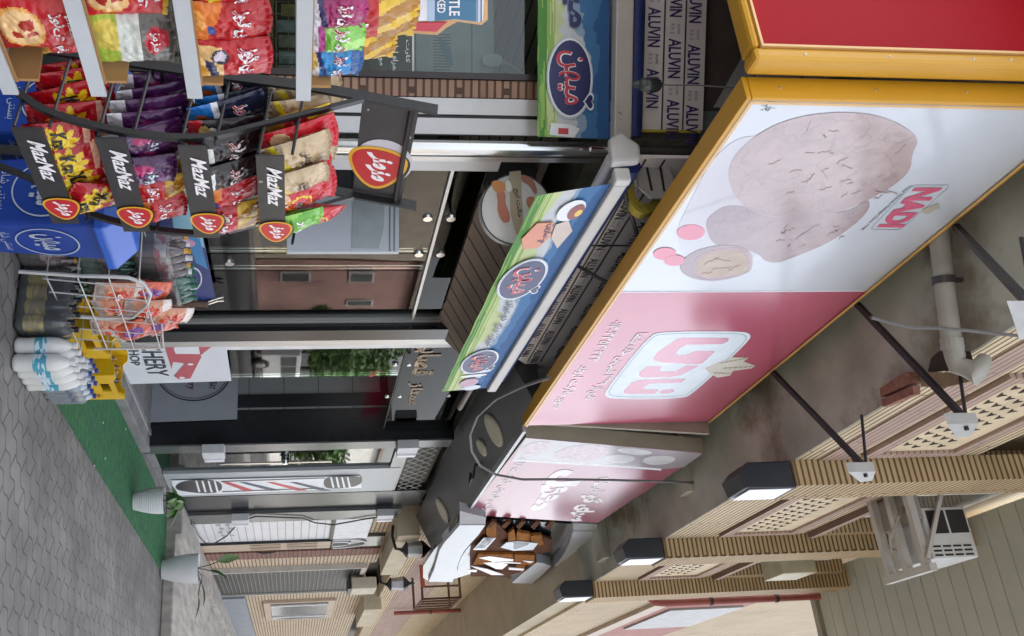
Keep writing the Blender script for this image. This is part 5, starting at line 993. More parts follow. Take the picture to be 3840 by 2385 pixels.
W1 = [('pizza', 0, 2.02, 'red pizza bag, right of two on the lowest white shelf'), ('pizza', 0, 1.86, 'red pizza bag cut by the picture edge on the lowest white shelf'), ('pizza', 0, 2.26, 'red pizza bag at the end of the lowest white shelf'),
      ('pizza', 1, 2.10, 'red pizza bag on the second white shelf from below'), ('lime_grey', 1, 2.30, 'grey bag with lime foot and red badge on the second white shelf'), ('pizza', 1, 1.88, 'red pizza bag cut by the picture edge on the second white shelf'),
      ('red_yellow_shape', 2, 2.07, 'red bag with a yellow shape on the third white shelf'), ('red_orange', 2, 2.20, 'red bag with orange foot, middle one on the third white shelf'), ('red_bike', 2, 2.345, 'red bag with a wheel picture at the end of the third white shelf'), ('red_orange', 2, 1.92, 'red bag with orange foot cut by the picture edge, third white shelf'),
      ('white_green', 3, 2.05, 'white and green bag on the top white shelf'), ('white_magenta', 3, 2.17, 'white and magenta bag on the top white shelf'), ('white_lime', 3, 2.28, 'white and lime bag on the top white shelf'), ('white_blue', 3, 2.385, 'white and blue bag at the end of the top white shelf'), ('white_green', 3, 1.92, 'white and green bag cut by the picture edge on the top white shelf')]
for j, (ty, k, x, lab) in enumerate(W1):
    w = .225 if k < 2 else (.165 if k == 2 else .13); h = .24 if k < 3 else .185
    ys = 1.965 - .02*((x - 1.9)/.2) * (1 if k == 2 else .2)
    rr_ = V((1, random.uniform(-.1, .1), random.uniform(-.05, .05))).normalized(); u_ = V((random.uniform(-.04, .04), .1, 1)); u_ = (u_ - rr_*u_.dot(rr_)).normalized()
    mk(ty, lab, (x, ys + .02, SZ[k] + .016), rr_, u_, w, h, 40 + j, gW, .06)
for j, (x, y, z) in enumerate(((2.40, 2.14, 1.56), (2.54, 2.15, 1.56), (2.32, 2.12, .66), (2.5, 2.14, .66))):
    mk('gold', ('crumpled gold bag standing behind the white and green bag', 'crumpled gold bag standing behind the white and lime bag', 'gold and red bag behind the lowest shelf pizza bags', 'gold and red bag behind the end of the lowest white shelf')[j], (x, y, z), (1, .1, .02), (0, .15, 1), (.22, .16, .2, .2)[j], (.36, .30, .27, .27)[j], 70 + j, gW)
# die cut hanging board with a chips bag
kb = thing('chips_board', 'cut out board shaped like a white and blue chips bag with an orange edge', 'board', tuple(at(1640, 20, Y=2.45)))
KP = Plane((2.6, 2.45, 2), NS); KT = lambda a, b: (960 + a/2.52, b/2.52)
MB().prism(KP.pts([KT(1190, 280), KT(1240, 300), KT(1715, 330), KT(1800, 262), KT(1905, 205), KT(2130, 236), KT(2190, 185), KT(2190, -260), KT(1190, -260)]), (0, .012, 0)).build('board', mat('orange_card', (.62, .36, .17), .6), kb)
KP.decal([KT(1225, 245), KT(1250, 212), KT(1805, 208), KT(1705, 297), KT(1210, 276)], ink('c02c48'), kb, 'red_band', .003)
KP.decal([KT(1265, 190), KT(1350, 205), KT(1880, 180), KT(2100, 205), KT(2145, 190), KT(2160, -250), KT(1265, -250)], ink('dfe2ea'), kb, 'white_front', .0035)
KP.decal([KT(1690, 196), KT(1880, 178), KT(2080, 202), KT(2080, -250), KT(1690, -250)], ink('2a6c92'), kb, 'blue_top', .006); KP.decal([KT(1625, 198), KT(1688, 196), KT(1688, -250), KT(1625, -250)], ink('a8c0d8'), kb, 'pale_stripe', .006)
[KP.decal([KT(a, 205), KT(a + 12, 204), KT(a + 12, -250), KT(a, -250)], ink(c), kb, 'edge_stripe', .0062) for a, c in ((2085, '5a9cc0'), (2104, 'dfe2ea'), (2122, '2a6c92'))]
KP.text('KETTLE', KT(1825, -190), KT(1825, 148), KT(1925, 148), KT(1925, -190), WTX, kb, 'lettering', .009, .02); KP.text('COOKED', KT(1712, -200), KT(1712, 120), KT(1790, 120), KT(1790, -200), WTX, kb, 'lettering', .009, .02)
KP.decal(smoothpoly([KT(1340, 60), KT(1400, 100), KT(1540, 90), KT(1560, 10), KT(1480, -40), KT(1360, 0)]), ink('b8c8d8'), kb, 'kettle_drawing', .006)

# ------------------------------------------------------------------ behind the corner window
GP = Plane(ch(1, 1, .014), CN); nw = ink('b8beb8', .5)
nt_ = thing('window_notice', 'pale Persian notice in a thin white frame stuck on the corner window', 'notice', tuple(GP(1480, 200)))
for L in ([(1545, 20), (1553, 20), (1553, 292), (1545, 292)], [(1412, 284), (1544, 284), (1544, 291), (1412, 291)]): GP.decal(L, nw, nt_, 'border', .001)
GP.text('کارت شارژ', (1518, 60), (1518, 236), (1538, 236), (1538, 60), nw, nt_, 'lettering', .002, .03); GP.text('همراه اول و ایرانسل', (1466, 20), (1466, 282), (1494, 282), (1494, 20), nw, nt_, 'lettering', .002, .03); GP.text('موجود است', (1418, 90), (1418, 246), (1442, 246), (1442, 90), nw, nt_, 'lettering', .002, .03)
IP = Plane(ch(.9, 2.4, -.35), CN)
o = thing('white_cabinet', 'white wall cabinet with grille and blue wave behind the corner window glass', 'cabinet', tuple(IP(1700, 200)))
MB().prism(IP.pts([(1560, -80), (1850, -80), (1853, 320), (1560, 318)]), -CN*.2).build('case', mat('cabinet_white', (.55, .55, .58), .4), o)
q = MB(); [q.prism(IP.pts([(1625, 128 + 11*k), (1690, 129 + 11*k), (1690, 132 + 11*k), (1625, 131 + 11*k)], .001), CN*.002) for k in range(17)]; q.build('grille', blackm, o); IP.decal(smoothpoly([(1640, 130), (1690, 180), (1700, 245), (1688, 250), (1672, 225), (1650, 170)]), ink('3a86b0'), o, 'blue_wave', .004)
IP.decal([(1768, -70), (1771, -70), (1771, 318), (1768, 318)], blackm, o, 'joint', .002)
o = thing('socket_box', 'white rounded plug box with a curling cable inside the corner window', 'socket', tuple(IP(1843, 227))); MB().prism(IP.pts(smoothpoly([(1805, 205), (1880, 205), (1882, 252), (1805, 252)]), .03), CN*.03).build('case', white, o)
MB().tube([IP(x, y, .04) for x, y in ((1880, 230), (1910, 240), (1935, 255), (1965, 285), (1985, 310), (2010, 320))], .008, 6).build('cable', white, o, smooth=True)
o = thing('sachet_rack', 'brown wire display rack with rows of sachets behind the corner window', 'rack', tuple(IP(700, 150)))
q = MB(); [q.tube([IP(x, -60, .02), IP(x, 320, .02)], .004, 4) for x in range(300, 1360, 46)]; [q.tube([IP(300, y, .022), IP(1360, y, .022)], .004, 4) for y in range(-40, 330, 46)]; q.build('wire_grid', mat('brass_wire', (.30, .22, .14), .4, .4), o)
MB().prism(IP.pts([(250, -90), (1370, -90), (1370, 322), (250, 322)], -.06), -CN*.02).build('back_board', mat('rack_brown', (.10, .062, .035), .7, n=.25, ns=4), o)
[MB().prism(IP.pts([(x, -80), (x + 46, -80), (x + 46, 316), (x, 316)], -.03), CN*.04).build('wooden_rail', mat('orange_rail', (.42, .20, .05), .6), o) for x in (330, 600, 980, 1180)]
sm_ = [mat('sachet_tan', (.30, .26, .17), .45, n=.4, ns=20), mat('sachet_grey', (.28, .29, .27), .4, n=.3, ns=20), mat('sachet_gold', (.34, .24, .06), .4, n=.3, ns=20)]
proto = []
for c in range(3):
    q = MB(); q.grid(lambda u, v: V((u*.07 - .035, -.008*math.sin(math.pi*u)*math.sin(math.pi*v), -v*.10)), 6, 8); proto.append(q.build('sachet', sm_[c], smooth=True))
used = [False]*3; ang = math.atan2(CD.y, CD.x)
for i in range(6):
    for j in range(9):
        c = random.randrange(3); p = IP(360 + 118*j + random.uniform(-8, 8) + 45, -20 + 58*i + random.uniform(-6, 6), .04)
        s_ = proto[c] if not used[c] else proto[c].copy()
        if used[c]: COL.objects.link(s_)
        used[c] = True; s_.location = p; s_.rotation_euler = (0, 0, ang + math.pi)
        tag(s_, ('small tan sachet hanging on the wire rack inside the corner window', 'small grey sachet hanging on the wire rack inside the corner window', 'small gold sachet hanging on the wire rack inside the corner window')[c], 'sachet', ('tan', 'grey', 'gold')[c] + ' sachets on the window rack')

# ------------------------------------------------------------------ blue bins
bb1 = mat('bin_blue', (.008, .045, .28), .38, n=.08, ns=5); bb2 = mat('lid_blue', (.015, .10, .50), .35, n=.06, ns=5); slv = ink('aeb8c8')
def bin_(x0, y0, label):
    o = thing('ice_cream_bin', label, 'bin', (x0 + .18, y0 + .2, 0), 'blue ice cream bins')
    w, d, h = .36, .42, .60
    q = MB(); B0 = [V((x0 + .03, y0 + .03, .01)), V((x0 + w - .03, y0 + .03, .01)), V((x0 + w - .03, y0 + d - .03, .01)), V((x0 + .03, y0 + d - .03, .01))]; B1 = [V((x0, y0, h)), V((x0 + w, y0, h)), V((x0 + w, y0 + d, h)), V((x0, y0 + d, h))]
    q.add(B0 + B1, [(3, 2, 1, 0), (4, 5, 6, 7), (0, 1, 5, 4), (1, 2, 6, 5), (2, 3, 7, 6), (3, 0, 4, 7)]); bd = q.build('body', bb1, o, bevel=.02)
    S1 = quad(B0[3], B0[0], B1[0], B1[3], (-1, 0, 0)); S2 = quad(B0[0], B0[1], B1[1], B1[0], NS)
    for S, c in ((S1, (.5, .52)), (S2, (.5, .52))):
        heartlogo(S, c, .40, .26, bd, .006, slv); lettering('بستنی شاد', quad(*[S(u, v)[0] + S(.5, .5)[1]*.006 for u, v in ((.2, .14), (.8, .14), (.8, .24), (.2, .24))], S(.5, .5)[1]), slv, bd, 'slogan', .0)
    q = MB(); e = .035; z = h - .03; R0 = [V((x0 - e, y0 - e, z)), V((x0 + w + e, y0 - e, z)), V((x0 + w + e, y0 + d + e, z)), V((x0 - e, y0 + d + e, z))]; R1 = [p + V((0, 0, .05)) for p in R0]
    T0 = [V((x0 + .0, y0 + .06, z + .16)), V((x0 + w, y0 + .06, z + .16)), V((x0 + w, y0 + d - .06, z + .16)), V((x0, y0 + d - .06, z + .16))]
    q.add(R0 + R1 + T0, [(3, 2, 1, 0), (0, 1, 5, 4), (1, 2, 6, 5), (2, 3, 7, 6), (3, 0, 4, 7), (4, 5, 9, 8), (5, 6, 10, 9), (6, 7, 11, 10), (7, 4, 8, 11), (8, 9, 10, 11)]); ld = q.build('lid', bb2, o, bevel=.012)
    n_ = (T0[3] - R1[3]).cross(R1[0] - R1[3]).normalized(); n_ = n_ if n_.x < 0 else -n_
    SL = quad(R1[3], R1[0], T0[0], T0[3], n_); Sdecal(SL, [(.22, .12), (.78, .12), (.74, .9), (.26, .9)], mat('flap_grey', (.07, .08, .09), .4), ld, 'flap', .004); heartlogo(SL, (.5, .5), .2, .36, ld, .0065, slv)
    return o
bin_(4.14, 2.40, 'blue bin with silver oval logos, nearer the street, under the baskets')
bin_(4.10, 2.90, 'blue bin with a silver oval logo standing behind the other, nearer the shop')

# ------------------------------------------------------------------ bottles, packs and crates
def bottle(o, name, x, y, z, r, h, body, cap, label=None, lab_z=(.35, .6), parent_thing=None):
    pf = [(r*.7, 0), (r*.95, h*.03), (r, h*.08), (r*.93, h*.2), (r, h*.3), (r, h*.62), (r*.93, h*.70), (r*.6, h*.84), (r*.32, h*.91), (r*.30, h*.95)]
    b = MB().lathe(pf, (x, y, z), 16).build(name, body, o, smooth=True)
    MB().lathe([(r*.38, h*.935), (r*.38, h)], (x, y, z), 12).build('cap', cap, b)
    if label: MB().lathe([(r*1.03, h*lab_z[0]), (r*1.03, h*lab_z[1])], (x, y, z), 16, cap=False).build('wrapper', label, b, smooth=True)
    return b
milk = mat('white_bottle', (.62, .63, .60), .3, n=.03); mcap = mat('white_cap', (.66, .67, .68), .4)
def labelmat(name, c1, c2, sc=30):
    if name in MATS: return MATS[name]
    m = mat(name, c1, .4, n=.05); t = m.node_tree; N = t.nodes; L = t.links; g = N.new('ShaderNodeNewGeometry'); v = N.new('ShaderNodeTexVoronoi'); v.inputs['Scale'].default_value = sc
    mp = N.new('ShaderNodeMapping'); mp.inputs['Scale'].default_value = (1, 1, 2.6); L.new(g.outputs['Position'], mp.inputs[0]); L.new(mp.outputs[0], v.inputs['Vector'])
    r = N.new('ShaderNodeValToRGB'); r.color_ramp.interpolation = 'CONSTANT'; e = r.color_ramp.elements; e[0].color = (*lin(c1), 1); e[1].color = (*lin(c2), 1); e[1].position = .55
    s = N.new('ShaderNodeSeparateColor'); L.new(v.outputs['Color'], s.inputs[0]); L.new(s.outputs[0], r.inputs[0]); L.new(r.outputs[0], N['Principled BSDF'].inputs['Base Color']); return m
mlab = labelmat('doogh_label', '4a9ab0', 'c4d4dc', 22); slab = labelmat('malt_label', 'b09a70', 'd8c060', 25); sodab = mat('dark_bottle', (.012, .010, .010), .18, spec=.8); shrink = glassmat('shrink_film', (.93, .95, .96), 1.45, .12, .08)
pk_ = thing('milk_drink_pack', 'pack of big white plastic bottles with blue labels on the pavement before the yellow crate', 'bottle pack', (5.2, 2.1, 0))
for i in range(4):
    for j in range(2): bottle(pk_, 'bottle', 5.075 + i*.1, 2.075 + j*.1, .002, .049, .33, milk, mcap, mlab, (.34, .56))
pk_ = thing('dark_drink_pack', 'shrink wrapped pack of dark drink bottles with tan labels left of the white bottles', 'bottle pack', (5.1, 2.4, 0))
for i in range(2):
    for j in range(4): bottle(pk_, 'bottle', 5.02 + i*.095, 2.29 + j*.092, .002, .045, .32, sodab, blackm, slab, (.16, .5))
q = MB(); q.box((4.965, 2.24, .005), (5.17, 2.62, .285)); q.build('film', shrink, pk_, bevel=.03)
wat = mat('clear_water_bottle', (.42, .48, .55), .12, n=.08, ns=20, spec=.9); bcap = mat('blue_cap', (.03, .06, .25), .4); wlab = labelmat('water_label', '6a86b8', 'b8c8dc', 24)
pk_ = thing('water_pack', 'shrink wrapped pack of pale blue water bottles at the foot of the yellow crate', 'bottle pack', (5.8, 2.3, 0))
for i in range(3):
    for j in range(3): bottle(pk_, 'bottle', 5.70 + i*.085, 2.17 + j*.085, .002, .041, .29, wat, bcap, wlab, (.5, .58))
MB().box((5.655, 2.125, .004), (5.915, 2.385, .24)).build('film', shrink, pk_, bevel=.03)
yel = mat('crate_yellow', (.66, .40, .008), .4, n=.08, ns=6); colab = labelmat('cola_label', 'b05868', 'c8c0c4', 20); cola = mat('cola_bottle', (.10, .07, .07), .12, n=.3, ns=20, spec=.9); gcap = mat('green_cap', (.03, .16, .10), .4); grn = mat('green_bottle', (.05, .14, .10), .12, n=.3, ns=20, spec=.9); ocap = mat('orange_cap', (.6, .32, .05), .4)
def crate(x0, x1, y0, y1, label):
    o = thing('drink_crate', label, 'crate', ((x0 + x1)/2, (y0 + y1)/2, .016), 'yellow drink crates'); t = .018; z0, z1 = .017, .30
    q = MB(); q.box((x0, y0, z0), (x1, y1, z0 + t)); q.build('base', yel, o)
    def wall(a, b, n):
        a, b, n = V(a), V(b), V(n); d = b - a; pr = lambda f, z: a + d*f + V((0, 0, z)); L = .04/d.length
        out = [pr(0, z0 + t), pr(1, z0 + t), pr(1, z1), pr(.85, z1), pr(.75, z1 - .03), pr(.25, z1 - .03), pr(.15, z1), pr(0, z1)]; hl = [pr(.36, .17), pr(.64, .17), pr(.66, .20), pr(.64, .235), pr(.36, .235), pr(.34, .20)]
        q = MB(); q.prism([out[0], out[1], pr(1, .17), pr(0, .17)], n*t); q.prism([pr(0, .171), pr(.34, .171), pr(.34, .235), pr(0, .235)], n*t); q.prism([pr(.66, .171), pr(1, .171), pr(1, .235), pr(.66, .235)], n*t); q.prism([pr(0, .236), pr(1, .236), pr(1, z1), pr(.85, z1), pr(.75, z1 - .03), pr(.25, z1 - .03), pr(.15, z1), pr(0, z1)], n*t); return q.build('wall', yel, o)
    fw = wall((x0, y0, 0), (x1, y0, 0), (0, 1, 0)); wall((x0, y1 - t, 0), (x1, y1 - t, 0), (0, 1, 0)); wall((x0, y0 + t + .001, 0), (x0, y1 - t - .001, 0), (1, 0, 0)); wall((x1 - t, y0 + t + .001, 0), (x1 - t, y1 - t - .001, 0), (1, 0, 0))
    Sf = quad((x0, y0, .03), (x1, y0, .03), (x1, y0, .17), (x0, y0, .17), NS); lettering('خ', quad(*[Sf(u, v)[0] + NS*.002 for u, v in ((.72, .3), (.9, .3), (.9, .9), (.72, .9))], NS), ink('a03020'), fw, 'mark', .02)
    return o
crate(6.36, 6.84, 2.50, 2.86, 'yellow plastic crate with handle holes standing on the green carpet end'); crate(5.72, 6.20, 2.56, 2.9, 'yellow plastic crate behind the white bottles, mostly hidden')
for k in range(5):
    x, y = 6.43 + .085*k, 2.62 + .07*(k % 2); b = bottle(None, 'bottle', x, y, .04, .033, .24, cola, ocap); tag(b, 'small dark glass bottle standing in the yellow crate', 'bottle', 'bottles in the yellow crate')
# stacked shrink packs behind the bins
for lv in range(3):
    for c in range(2):
        kind = (lv + c) % 2; x0, y0, z0 = 4.78 + c*.36 + .03*lv, 2.62, .005 + lv*.31
        pk_ = thing('soda_pack', '%s shrink wrapped pack of %s bottles, %s in the stack behind the bins' % (('left', 'right')[c], ('cola', 'green soda')[kind], ('lowest', 'middle', 'topmost')[lv]), 'bottle pack', (x0 + .15, y0 + .1, z0), 'stacked drink packs behind the bins')
        for i in range(4):
            for j in range(2): bottle(pk_, 'bottle', x0 + .045 + i*.085, y0 + .05 + j*.09, z0, .042, .305, (cola, grn)[kind], (mcap if i % 2 else ocap, gcap)[kind], colab if kind == 0 else labelmat('green_label', 'a86070', 'a8b8a8', 20), (.4, .62))
        MB().box((x0, y0, z0 + .002), (x0 + .345, y0 + .19, z0 + .22)).build('film', shrink, pk_, bevel=.03)
# wire stand with hanging snack bags
o = thing('wire_stand', 'white wire stand of rounded hoops filled with orange snack bags', 'stand', (5.3, 2.5, 0)); ww = mat('white_wire', (.50, .50, .48), .4)
hoop = [(70, 1018), (300, 1034), (420, 1037), (482, 1041), (537, 1060), (565, 1102), (552, 1142), (498, 1190), (391, 1193), (300, 1187), (200, 1180)]
hp0, hp1 = at(480, 1041, Y=2.42), at(480, 1190, Y=2.42)
MB().tube([at(x, y, Y=2.42) for x, y in hoop], .011, 7).build('hoop', ww, o, smooth=True)
MB().tube([V((hp1.x + .42, 2.40, .30)), V((hp1.x + .42, 2.40, .72)), V((hp0.x + .5, 2.72, .72)), V((hp0.x + .5, 2.72, .1))], .008, 6).build('hoop', ww, o, smooth=True)
q = MB()
for z in (.22, .38, .54, .70): q.tube([V((hp0.x, 2.42, z)), V((hp1.x + .42, 2.40, z)), V((hp1.x + .42, 2.74, z)), V((hp0.x, 2.74, z)), V((hp0.x, 2.42, z))], .004, 5)
for k in range(6): q.tube([V((hp0.x + k*.16, 2.415, .2)), V((hp0.x + k*.16 + .12, 2.415, .72))], .0035, 4)
q.build('side_wires', ww, o)
for j, (x, y, a, ty, lab) in enumerate(((395, 1090, .25, 'orange_clear', 'orange and clear snack bag low in the wire stand'), (395, 1150, -.1, 'orange_clear', 'orange snack bag in the middle of the wire stand, behind the hoop'), (500, 1085, .3, 'violet_clear', 'small orange and violet bag high at the left of the wire stand'), (505, 1155, .2, 'orange_clear', 'orange and clear snack bag high in the wire stand under the wooden handle'), (380, 1225, .1, 'orange_clear', 'pale bag hanging at the foot of the right wire hoop'), (530, 1230, -.3, 'violet_clear', 'orange bag with a violet stripe at the right of the wire stand'), (455, 1250, -.4, 'violet_clear', 'orange and white bag leaning out right of the wire stand'), (590, 1180, .3, 'orange_clear', 'orange snack bag topmost on the wire stand'))):
    p = at(x, y, Y=2.48 + .02*(j % 3)); u_ = V((math.sin(a), .12, math.cos(a))).normalized(); r_ = V((math.cos(a), 0, -math.sin(a))); bag('snack_bag', lab, p - u_*.06, r_, u_, .22, .26, .08, TY[ty][0], TY[ty][1], 'snack bags on the wire stand', 120 + j)
# blue ice cream board under the window
o = thing('ice_cream_board', 'blue ice cream board with cyan top and white logo ring at the shop window', 'board', tuple(at(700, 950, Y=3.02))); BP = Plane((5.5, 3.03, .7), NS)
MB().prism(BP.pts([(500, 765), (735, 765), (808, 1125), (560, 1130)]), (0, .02, 0)).build('board', mat('board_navy', (.012, .03, .16), .35), o)
BP.decal([(600, 766), (734, 766), (768, 930), (700, 900), (650, 850), (645, 800), (600, 792)], ink('7fb0c0'), o, 'cyan_field', .003); BP.decal([(690, 860), (740, 862), (780, 1010), (735, 985)], ink('2a7ab0'), o, 'blue_field', .0055)
ringp(BP, (722, 1045), (36, 0), (0, 44), .86, ink('c0cad8'), o, 'logo_ring', .004); BP.text('میهن', (700, 1008), (706, 1072), (728, 1072), (722, 1008), ink('c88a98'), o, 'lettering', .0045, .03); BP.decal(ell((700, 910, 0), (33, 5, 0), (-2, 15, 0), 18), ink('c088a8'), o, 'pink_tag', .0075); BP.text('۲۵٪', (688, 900), (690, 922), (708, 922), (706, 900), WTX, o, 'tag_lettering', .011, .02)
# wooden pull handle on the shop door, flag panel
hd = thing('door_handle', 'curved brown wooden pull handle with steel ends on the glass door', 'handle', tuple(at(700, 1140, Y=3.02)))
MB().tube([at(x, y, Y=3.02) for x, y in ((575, 1156), (610, 1146), (660, 1136), (720, 1134), (780, 1138))], [.024, .03, .032, .032, .03], 8).build('grip', mat('dark_wood', (.07, .03, .015), .35, n=.3, ns=30), hd, smooth=True)
q = MB(); [q.tube([at(780, 1134 + d_, Y=3.02), at(815, 1122 + d_, Y=3.03), at(838, 1118 + d_*1.4, Y=3.04)], .009, 6) for d_ in (-4, 6)]; q.build('steel_end', MATS['chrome'], hd, smooth=True)
o = thing('white_flag_panel', 'flat white panel with a grey inset jutting from the shop front above the baskets', 'panel', (5.0, 2.9, 1.8)); FPn = Plane((5.0, 3, 1.8), (-1, 0, 0))
MB().prism(FPn.pts([(1075, 700), (1300, 700), (1496, 753), (1496, 945), (1075, 945)]), (.03, 0, 0)).build('panel', mat('panel_white', (.46, .49, .53), .4, n=.03), o, bevel=.004)
FPn.decal([(1322, 760), (1340, 742), (1430, 745), (1442, 770), (1440, 850), (1420, 932), (1318, 930)], mat('inset_grey', (.31, .35, .36), .3), o, 'inset', .002); [FPn.decal([(x, 752), (x + 5, 752), (x + 4, 942), (x - 1, 942)], ink('70757c'), o, 'groove', .002) for x in (1460, 1477)]

# ------------------------------------------------------------------ plant pots
pw_ = mat('pot_white', (.60, .62, .62), .35, n=.04); soil = mat('potting_soil', (.03, .022, .015), .95, n=.4, ns=60)
lf = mat('leaf_green', (.05, .13, .025), .45, n=.3, ns=25); lf2 = mat('leaf_pale', (.16, .26, .10), .45, n=.2, ns=20); stem = mat('plant_stem', (.06, .05, .03), .6)
def leaf(o, base, d, up, L, w, m, curl=.3):
    d, up = V(d).normalized(), V(up); s = d.cross(up).normalized(); n = s.cross(d)
    def f(u, v):
        x = (u - .5)*2; ww = w*math.sin(math.pi*min(1, v*.97 + .03))**.8*(1 - .3*v)
        return V(base) + d*(L*v) + s*(x*ww) + n*(-curl*L*v*v + abs(x)*ww*.35)
    return MB().grid(f, 6, 10).build('leaf', m, o, smooth=True)
def pot(x, y, r, h, ribbed, label):
    o = thing('plant_pot', label, 'potted plant', (x, y, 0), 'white plant pots on the green carpet'); z0 = .017
    pf = []; n = 34
    for k in range(n + 1):
        f = k/n; rr = r*(.62 + .38*math.sin(min(1, f*1.15)*math.pi/2)); pf.append((rr + (.0035*math.sin(k*math.pi) if not ribbed else .004*(k % 2)), h*f))
    pf += [(r*.93, h), (r*.90, h*.93)]
    MB().lathe(pf, (x, y, z0), 32).build('pot', pw_, o, smooth=not ribbed); MB().lathe([(r*.9, h*.90), (.001, h*.93)], (x, y, z0), 20).build('soil', soil, o); return o, V((x, y, z0 + h*.92))
o, t_ = pot(9.28, 2.36, .125, .29, True, 'small ribbed white plant pot with a drooping dark green plant on the green carpet')
MB().tube([t_, t_ + V((.02, 0, .1)), t_ + V((.06, -.02, .18))], .006, 6).build('stem', stem, o)
for k in range(15):
    a = k*2.4; leaf(o, t_ + V((.05, -.02, .10 + .008*k)), (math.cos(a), math.sin(a), .5 - .1*k), (0, 0, 1), .16 + .02*(k % 3), .055, lf if k % 4 else lf2, .5)
o, t_ = pot(11.62, 2.14, .17, .42, False, 'tall smooth white plant pot with long pale leaves at the green carpet end')
for (dx, dy, dz, m) in ((.02, .12, .42, lf2), (.12, -.28, .10, lf), (.1, -.5, .05, lf2), (.05, -.05, .25, lf)):
    e = t_ + V((dx*.6, dy*.6, dz*.6)); MB().tube([t_, t_.lerp(e, .5) + V((0, 0, .04)), e], .006, 6).build('stem', stem, o); leaf(o, e, (dx + .02, dy, dz), (0, .3, 1), .26, .065, m, .25)
# small litter on the carpet and a steel cover in the paving
lt = mat('paper_scrap', (.6, .6, .58), .6)
for k, (x, y) in enumerate(((385, 1588), (470, 1612), (393, 1722), (352, 1750), (560, 1880))):
    p = at(x, y, Z=.018); tag(MB().prism([p, p + V((.03, .006, 0)), p + V((.026, .02, 0)), p + V((.004, .016, 0))], (0, 0, .003)).build('paper_scrap', lt), 'tiny white paper scrap lying on the green carpet', 'litter', 'paper scraps on the carpet')

# ------------------------------------------------------------------ the far side of the street, seen only in the glass
fh = [(14, 30, 6.5, (.50, .46, .40), 'cream house across the street with small windows'), (31, 38.5, 8.5, (.46, .40, .32), 'narrow beige house across the street with white windows'), (39, 47, 7.5, (.42, .25, .22), 'rose brick house across the street with white windows'), (61, 82, 8, (.66, .66, .63), 'white house across the street with few small windows'), (-6, 12, 6, (.42, .38, .33), 'low tan house across the street near the camera')]
rh = random.Random(5)
for i, (x0, x1, h, c, lab) in enumerate(fh):
    o = thing('house', lab, 'house', ((x0 + x1)/2, -17, 0), 'houses across the street'); MB().box((x0, -22, 0), (x1, -14.5, h)).build('wall', mat('house_wall_%d' % i, c, .8, n=.15, ns=1.5), o); MB().box((x0 - .2, -22, h + .01), (x1 + .2, -14.2, h + .25)).build('roof', mat('house_eaves', (.25, .2, .17), .8), o)
    xx = x0 + .8
    while xx < x1 - 1.6:
        for z in (1.1, 4.3):
            if rh.random() < .25: continue
            ww_, wh_ = rh.uniform(.7, 1.5), rh.uniform(.9, 1.5); w = MB().box((xx, -14.49, z), (xx + ww_, -14.42, z + wh_)).build('window', white, o); MB().box((xx + .08, -14.418, z + .08), (xx + ww_ - .08, -14.41, z + wh_ - .08)).build('pane', gl_dark, w)
        xx += rh.uniform(1.9, 3.6)
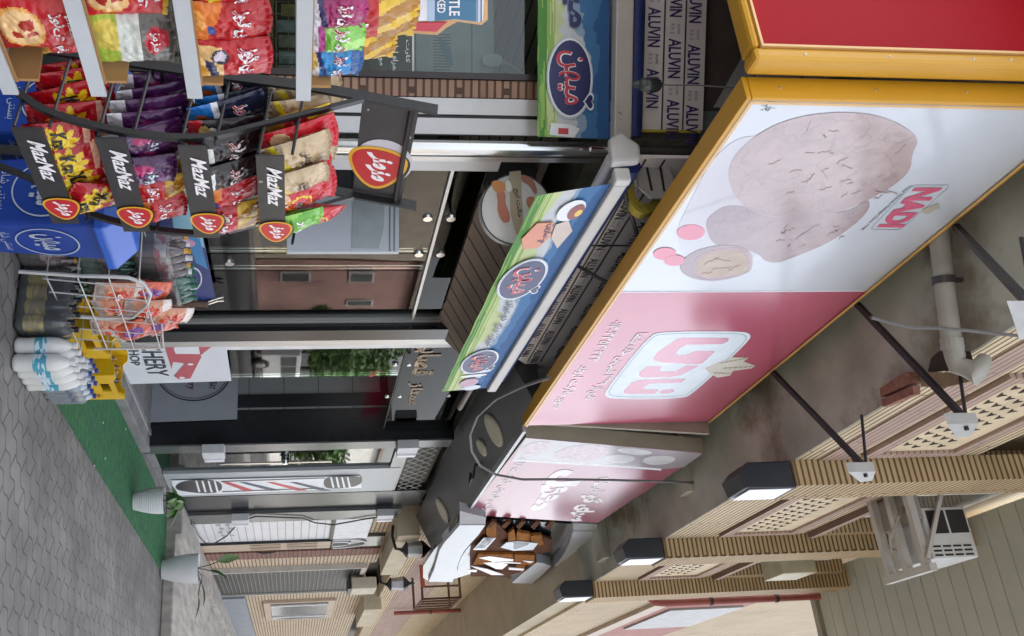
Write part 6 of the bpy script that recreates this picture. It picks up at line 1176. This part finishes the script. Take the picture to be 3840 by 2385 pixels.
def tree(x, y, h, R, n, lab, seed):
    o = thing('street_tree', lab, 'tree', (x, y, 0), 'trees across the street'); MB().tube([V((x, y, 0)), V((x + .1, y, h*.35)), V((x, y + .1, h*.6))], [.16, .12, .07], 8).build('trunk', stem, o); q = MB(); rr = random.Random(seed)
    cl = [(V((rr.gauss(0, .5), rr.gauss(0, .5), rr.gauss(0, .4)))*R, rr.uniform(.35, .6)*R) for _ in range(14)]
    for k in range(n):
        cc_, r0 = cl[k % 14]; d_ = V((rr.gauss(0, 1), rr.gauss(0, 1), rr.gauss(0, 1))).normalized()*r0*rr.uniform(.6, 1); c = V((x, y, h*.72)) + cc_ + d_; a = V((rr.uniform(-1, 1), rr.uniform(-1, 1), rr.uniform(-1, 1))).normalized()*.16; b = a.orthogonal().normalized()*.1; q.add([c - a, c + b, c + a, c - b], [(0, 1, 2, 3)])
    q.build('crown', mat('tree_leaves', (.07, .15, .03), .6, n=.4, ns=3), o)
tree(54, -10.5, 4.6, 1.7, 2600, 'small bright green tree across the street mirrored in the barber shop door', 9); tree(47, -12.5, 6.5, 2.6, 3000, 'tall dark green tree across the street mirrored in the butcher glass', 4); tree(41, -11, 5.5, 2.0, 2000, 'leafy tree before the rose brick house across the street', 12)

van = thing('parked_van', 'white van parked across the street, mirrored in the shop door glass', 'van', (37, -9, 0)); vw = mat('van_white', (.62, .63, .64), .25, coat=.3)
def side(L, y0, y1): return MB().prism([V((x, y0, z)) for x, z in L], (0, y1 - y0, 0))
side([(34.6, .4), (39.4, .4), (39.5, .95), (38.6, 1.05), (37.9, 1.85), (34.7, 1.95)], -9.8, -8.1).build('body', vw, van, bevel=.05)
for L in ([(36.9, 1.15), (38.3, 1.1), (37.8, 1.7), (36.9, 1.72)], [(35.8, 1.15), (36.8, 1.15), (36.8, 1.72), (35.8, 1.75)], [(34.8, 1.15), (35.7, 1.15), (35.7, 1.75), (34.8, 1.78)]): side(L, -8.098, -8.085).build('side_window', gl_dark, van)
for x in (35.4, 38.5):
    w_ = MB().lathe([(.2, -.1), (.34, -.1), (.36, 0), (.34, .1), (.2, .1)], V((x, -8.12, .36)), 20, (0, 1, 0)).build('wheel', mat('tyre_rubber', (.02, .02, .02), .8), van); MB().lathe([(.2, 0), (.19, .02), (.02, .03)], V((x, -8.02, .36)), 16, (0, 1, 0)).build('rim', alu, w_)
ck = thing('drinks_cooler', 'tall blue drinks cooler with a curved top inside the shop behind the glass', 'cooler', (5.6, 4.6, 0)); MB().box((5.1, 4.6, .1), (6.0, 5.2, 2.1)).build('cabinet', mat('cooler_blue', (.02, .05, .16), .35), ck, bevel=.06); MB().box((5.18, 4.57, .3), (5.92, 4.598, 1.75)).build('glass_front', mat('cooler_glass', (.10, .14, .15), .1), ck)
